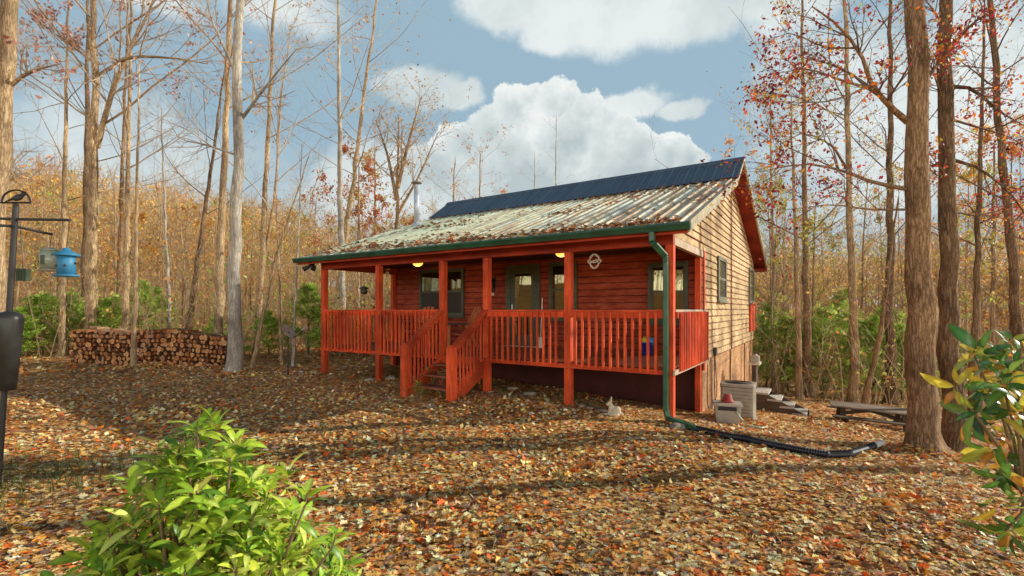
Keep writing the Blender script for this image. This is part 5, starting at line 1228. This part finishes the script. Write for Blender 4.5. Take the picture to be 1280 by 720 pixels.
whorls(nm, rg, tp, dr, 6, .088, [(.05, .14, .03), (.11, .24, .04), (.7, .55, .07), (.72, .32, .05), (.2, .32, .07), (.5, .55, .09)], [4, 3.5, 2.2, 2.2, 2, 1.6], leaf_long(.36, 7, .22, .05), .45)
link('foliage', nm.mesh('glossy_foliage', [M['gloss_leaf']], True), [M['gloss_leaf']], root)
sm = NM(); base = np.array([1.85, 1.6, 0]); hub = pt(1280, 620, 1.5)
P = [[base, base*.5+hub*.5, hub, hub*.5+c_*.5+np.array([.02, 0, 0]), c_] for c_ in tp[::2]]
sm.tubes(np.array(P), np.array([[.009, .007, .006, .004, .003]]).repeat(len(P), 0), 7, (.3, .15, .05)); link('stems', sm.mesh('glossy_stems', [M['bronze_stem'] if 'bronze_stem' in M else M['stem']], True), [M['stem']], root)
# small plants by the stairs
def small_plant(p, q, hgt, n, label, cols, seed, name='seedling'):
    c_ = hit(p, q); rg = np.random.default_rng(seed); root = thing(name, label, 'plant', tuple(c_)); nm = NM(); sm = NM()
    tp = [np.array([rg.normal()*hgt*.28, rg.normal()*hgt*.2, hgt*(.45+.55*rg.random())]) for _ in range(n)]
    whorls(nm, rg, tp, [np.array([rg.normal()*.4, rg.normal()*.4, 1.]) for _ in tp], 7, hgt*.26, cols); link('foliage', nm.mesh(name+'_foliage', [M['bush_leaf']], True), [M['bush_leaf']], root)
    sm.tubes(np.array([[np.array([0, 0, -.02]), t_*.5, t_] for t_ in tp]), np.array([[.006, .005, .003]]).repeat(n, 0), 5); link('stems', sm.mesh(name+'_stems', [M['stem']]), [M['stem']], root)
YG = [(.3, .36, .06), (.2, .3, .05), (.42, .4, .08)]
small_plant(524, 504, .34, 12, 'yellow green seedling growing in front of the porch stairs', YG, 1); small_plant(556, 490, .5, 10, 'pale leafy plant beside the right stair newel', [(.42, .36, .16), (.3, .34, .1)], 2)
small_plant(716, 506, .16, 9, 'low green plant at the foot of the second porch post', [(.1, .17, .05), (.14, .22, .07)], 3); small_plant(403, 547, .18, 10, 'low green tuft in the shaded lawn', [(.13, .18, .06)], 4); small_plant(702, 603, .12, 6, 'tiny green sprig among the leaves in mid yard', YG, 5)

# fallen branches beside the large trunks
def stick(a_, b_, r_, label):
    A_, B_ = hit(*a_), hit(*b_); mid = (A_+B_)/2+np.array([0, 0, .05]); tag(MB().tube([A_+np.array([0, 0, .02]), mid, B_+np.array([0, 0, .03])], [r_, r_*.8, r_*.5], 8).build('fallen_branch', M['bark_dark'], None, 0, True), label, 'branch')
stick((1196, 545), (1262, 552), .05, 'fallen branch right of the two large trunks'); stick((1205, 578), (1290, 585), .03, 'long fallen branch behind the glossy shrub')

# ------------------------------------------------------------------ sky, sun, camera
SUN_AZ, SUN_EL = R(77), R(24)
sc = bpy.context.scene
w = bpy.data.worlds.new('World'); sc.world = w; w.use_nodes = True; nt = w.node_tree; bg = nt.nodes['Background']
sky = nt.nodes.new('ShaderNodeTexSky'); sky.sky_type = 'NISHITA'; sky.sun_disc = False; sky.sun_elevation = SUN_EL; sky.sun_rotation = SUN_AZ
sky.air_density = 1.0; sky.dust_density = 1.2; sky.ozone_density = 1.2
BS = .06; bg.inputs['Strength'].default_value = BS
def mth(op, *a):
    n = nt.nodes.new('ShaderNodeMath'); n.operation = op
    for i, v in enumerate(a):
        if isinstance(v, bpy.types.NodeSocket): nt.links.new(v, n.inputs[i])
        else: n.inputs[i].default_value = v
    return n.outputs[0]
tc = nt.nodes.new('ShaderNodeTexCoord'); sx = nt.nodes.new('ShaderNodeSeparateXYZ'); nt.links.new(tc.outputs['Generated'], sx.inputs[0])
az = mth('ARCTAN2', sx.outputs[0], sx.outputs[1]); el = mth('ARCSINE', sx.outputs[2])
nz = N(nt, 'ShaderNodeTexNoise', Scale=12.0, Detail=12.0, Roughness=.6); nt.links.new(tc.outputs['Generated'], nz.inputs['Vector'])
n2 = N(nt, 'ShaderNodeTexNoise', Scale=4.0, Detail=8.0, Roughness=.6); nt.links.new(tc.outputs['Generated'], n2.inputs['Vector'])
n3 = N(nt, 'ShaderNodeTexNoise', Scale=5.0, Detail=9.0, Roughness=.6); nt.links.new(tc.outputs['Generated'], n3.inputs['Vector'])
def warped(noise, ka, ke):
    s_ = nt.nodes.new('ShaderNodeSeparateColor'); nt.links.new(noise.outputs['Color'], s_.inputs[0])
    return mth('ADD', az, mth('MULTIPLY', mth('SUBTRACT', s_.outputs[0], .5), ka)), mth('ADD', el, mth('MULTIPLY', mth('SUBTRACT', s_.outputs[1], .5), ke))
def ang(p, q): dx = p-640; return math.atan(dx/F), math.atan((HOR-q)/math.hypot(F, dx))
def blobs(lst, azd, eld):
    den = None
    for p, q, rx, ry, wgt in lst:
        a0, e0_ = ang(p, q); ra = rx/F*math.cos(a0)**2; re = ry/F*math.cos(a0)
        d1 = mth('POWER', mth('MULTIPLY', mth('SUBTRACT', azd, a0), 1/ra), 2.0); d2 = mth('POWER', mth('MULTIPLY', mth('SUBTRACT', eld, e0_), 1/re), 2.0)
        b_ = mth('MULTIPLY', mth('SUBTRACT', 1.0, mth('SQRT', mth('ADD', d1, d2))), wgt)
        den = b_ if den is None else mth('MAXIMUM', den, b_)
    return den
def sstep(v, a, b):
    m_ = nt.nodes.new('ShaderNodeMapRange'); m_.interpolation_type = 'SMOOTHSTEP'; m_.inputs[1].default_value = a; m_.inputs[2].default_value = b
    nt.links.new(v, m_.inputs[0]); return m_.outputs[0]
# the towering cumulus behind the roof: crisp edged
ca, ce = warped(nz, .10, .095)
cum = blobs(((660, 120, 26, 24, 1), (640, 140, 34, 34, 1), (690, 125, 36, 30, 1), (728, 142, 30, 28, 1), (608, 165, 36, 32, 1), (575, 182, 34, 30, 1), (640, 185, 70, 55, 1), (700, 180, 70, 60, 1), (760, 176, 42, 36, 1), (800, 192, 36, 32, 1), (838, 192, 30, 28, 1), (862, 208, 24, 22, 1), (790, 225, 80, 50, 1), (690, 240, 150, 70, 1), (545, 215, 60, 42, 1)), ca, ce)
acum = sstep(cum, .0, .11)
# softer clouds
sa, se = warped(n3, .16, .13)
soft = blobs(((640, 6, 70, 36, 1), (700, 20, 60, 42, 1), (770, -6, 140, 62, 1), (880, -4, 100, 52, 1), (985, -10, 90, 50, .8), (525, 116, 62, 26, .8), (568, 126, 44, 18, .8), (800, 130, 44, 22, .85), (850, 138, 34, 15, .8), (345, 8, 110, 36, .55), (190, 0, 110, 30, .5), (1085, 160, 190, 150, .7), (1230, 110, 150, 170, .7), (470, 235, 130, 60, .7), (220, 215, 300, 110, .32)), sa, se)
asoft = mth('MULTIPLY', sstep(mth('ADD', soft, mth('MULTIPLY', mth('SUBTRACT', n2.outputs['Fac'], .5), .85)), .0, .34), .94)
rs = ramp(nt, [(.25, (.55/BS, .63/BS, .65/BS)), (.5, (.70/BS, .77/BS, .77/BS)), (.72, (.84/BS, .89/BS, .88/BS))])
nt.links.new(mth('ADD', mth('MULTIPLY', mth('SUBTRACT', n3.outputs['Fac'], .5), 1.6), .5), rs.inputs['Fac'])
# cumulus: white crowns, greyer towards its base
hgt = sstep(el, R(9), R(24))
lit = mth('ADD', mth('MULTIPLY', hgt, .55), mth('ADD', mth('MULTIPLY', mth('SUBTRACT', nz.outputs['Fac'], .5), 1.5), mth('MULTIPLY', mth('SUBTRACT', .35, cum), .35)))
rc = ramp(nt, [(.0, (.50/BS, .58/BS, .60/BS)), (.3, (.66/BS, .73/BS, .74/BS)), (.62, (.88/BS, .92/BS, .90/BS))]); nt.links.new(lit, rc.inputs['Fac'])
base = mix(nt, sky.outputs[0], (.36/BS, .53/BS, .65/BS), .88)
haze = mth('MULTIPLY', sstep(el, .32, .02), .5)
base = mix(nt, base, (.66/BS, .74/BS, .74/BS), haze)
front = mix(nt, mix(nt, base, rs.outputs['Color'], asoft), rc.outputs['Color'], acum)
# unseen bright cloud band added low behind the camera as porch fill; plain sky overhead
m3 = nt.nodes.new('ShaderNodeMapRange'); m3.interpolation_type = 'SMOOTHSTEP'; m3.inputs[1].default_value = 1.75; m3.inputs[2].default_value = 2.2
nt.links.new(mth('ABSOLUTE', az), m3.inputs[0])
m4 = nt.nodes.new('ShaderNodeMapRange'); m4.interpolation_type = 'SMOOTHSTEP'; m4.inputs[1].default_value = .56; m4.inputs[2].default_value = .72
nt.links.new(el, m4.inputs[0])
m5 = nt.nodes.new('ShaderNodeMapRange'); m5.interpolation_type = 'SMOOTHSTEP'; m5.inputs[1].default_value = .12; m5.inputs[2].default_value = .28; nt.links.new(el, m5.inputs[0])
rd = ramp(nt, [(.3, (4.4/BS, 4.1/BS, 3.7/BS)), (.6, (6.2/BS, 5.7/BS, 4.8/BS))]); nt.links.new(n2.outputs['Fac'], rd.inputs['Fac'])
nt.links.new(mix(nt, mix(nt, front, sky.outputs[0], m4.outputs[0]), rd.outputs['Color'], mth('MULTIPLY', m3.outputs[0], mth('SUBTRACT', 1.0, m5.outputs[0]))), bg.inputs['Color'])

sd = bpy.data.lights.new('sun', 'SUN'); sd.energy = 5.0; sd.angle = R(.5); sd.color = (1, .94, .80)
so = bpy.data.objects.new('sun', sd); C.objects.link(so)
dirv = Vector((math.sin(SUN_AZ)*math.cos(SUN_EL), math.cos(SUN_AZ)*math.cos(SUN_EL), math.sin(SUN_EL)))
so.rotation_euler = dirv.to_track_quat('Z', 'Y').to_euler(); so.location = (20, 5, 20)
cam = bpy.data.cameras.new('camera'); co = bpy.data.objects.new('camera', cam); C.objects.link(co)
co.location = (0, 0, EYE); co.rotation_euler = (R(90), 0, 0); cam.sensor_width = 36; cam.lens = F/1280*36; cam.shift_y = (HOR-360)/1280; cam.clip_start = .05; cam.clip_end = 2000
sc.camera = co
sc.view_settings.view_transform = 'Standard'; sc.view_settings.look = 'None'; sc.view_settings.exposure = 0; sc.view_settings.gamma = 1
sc.cycles.max_bounces = 6; sc.cycles.transparent_max_bounces = 6; sc.cycles.use_denoising = True
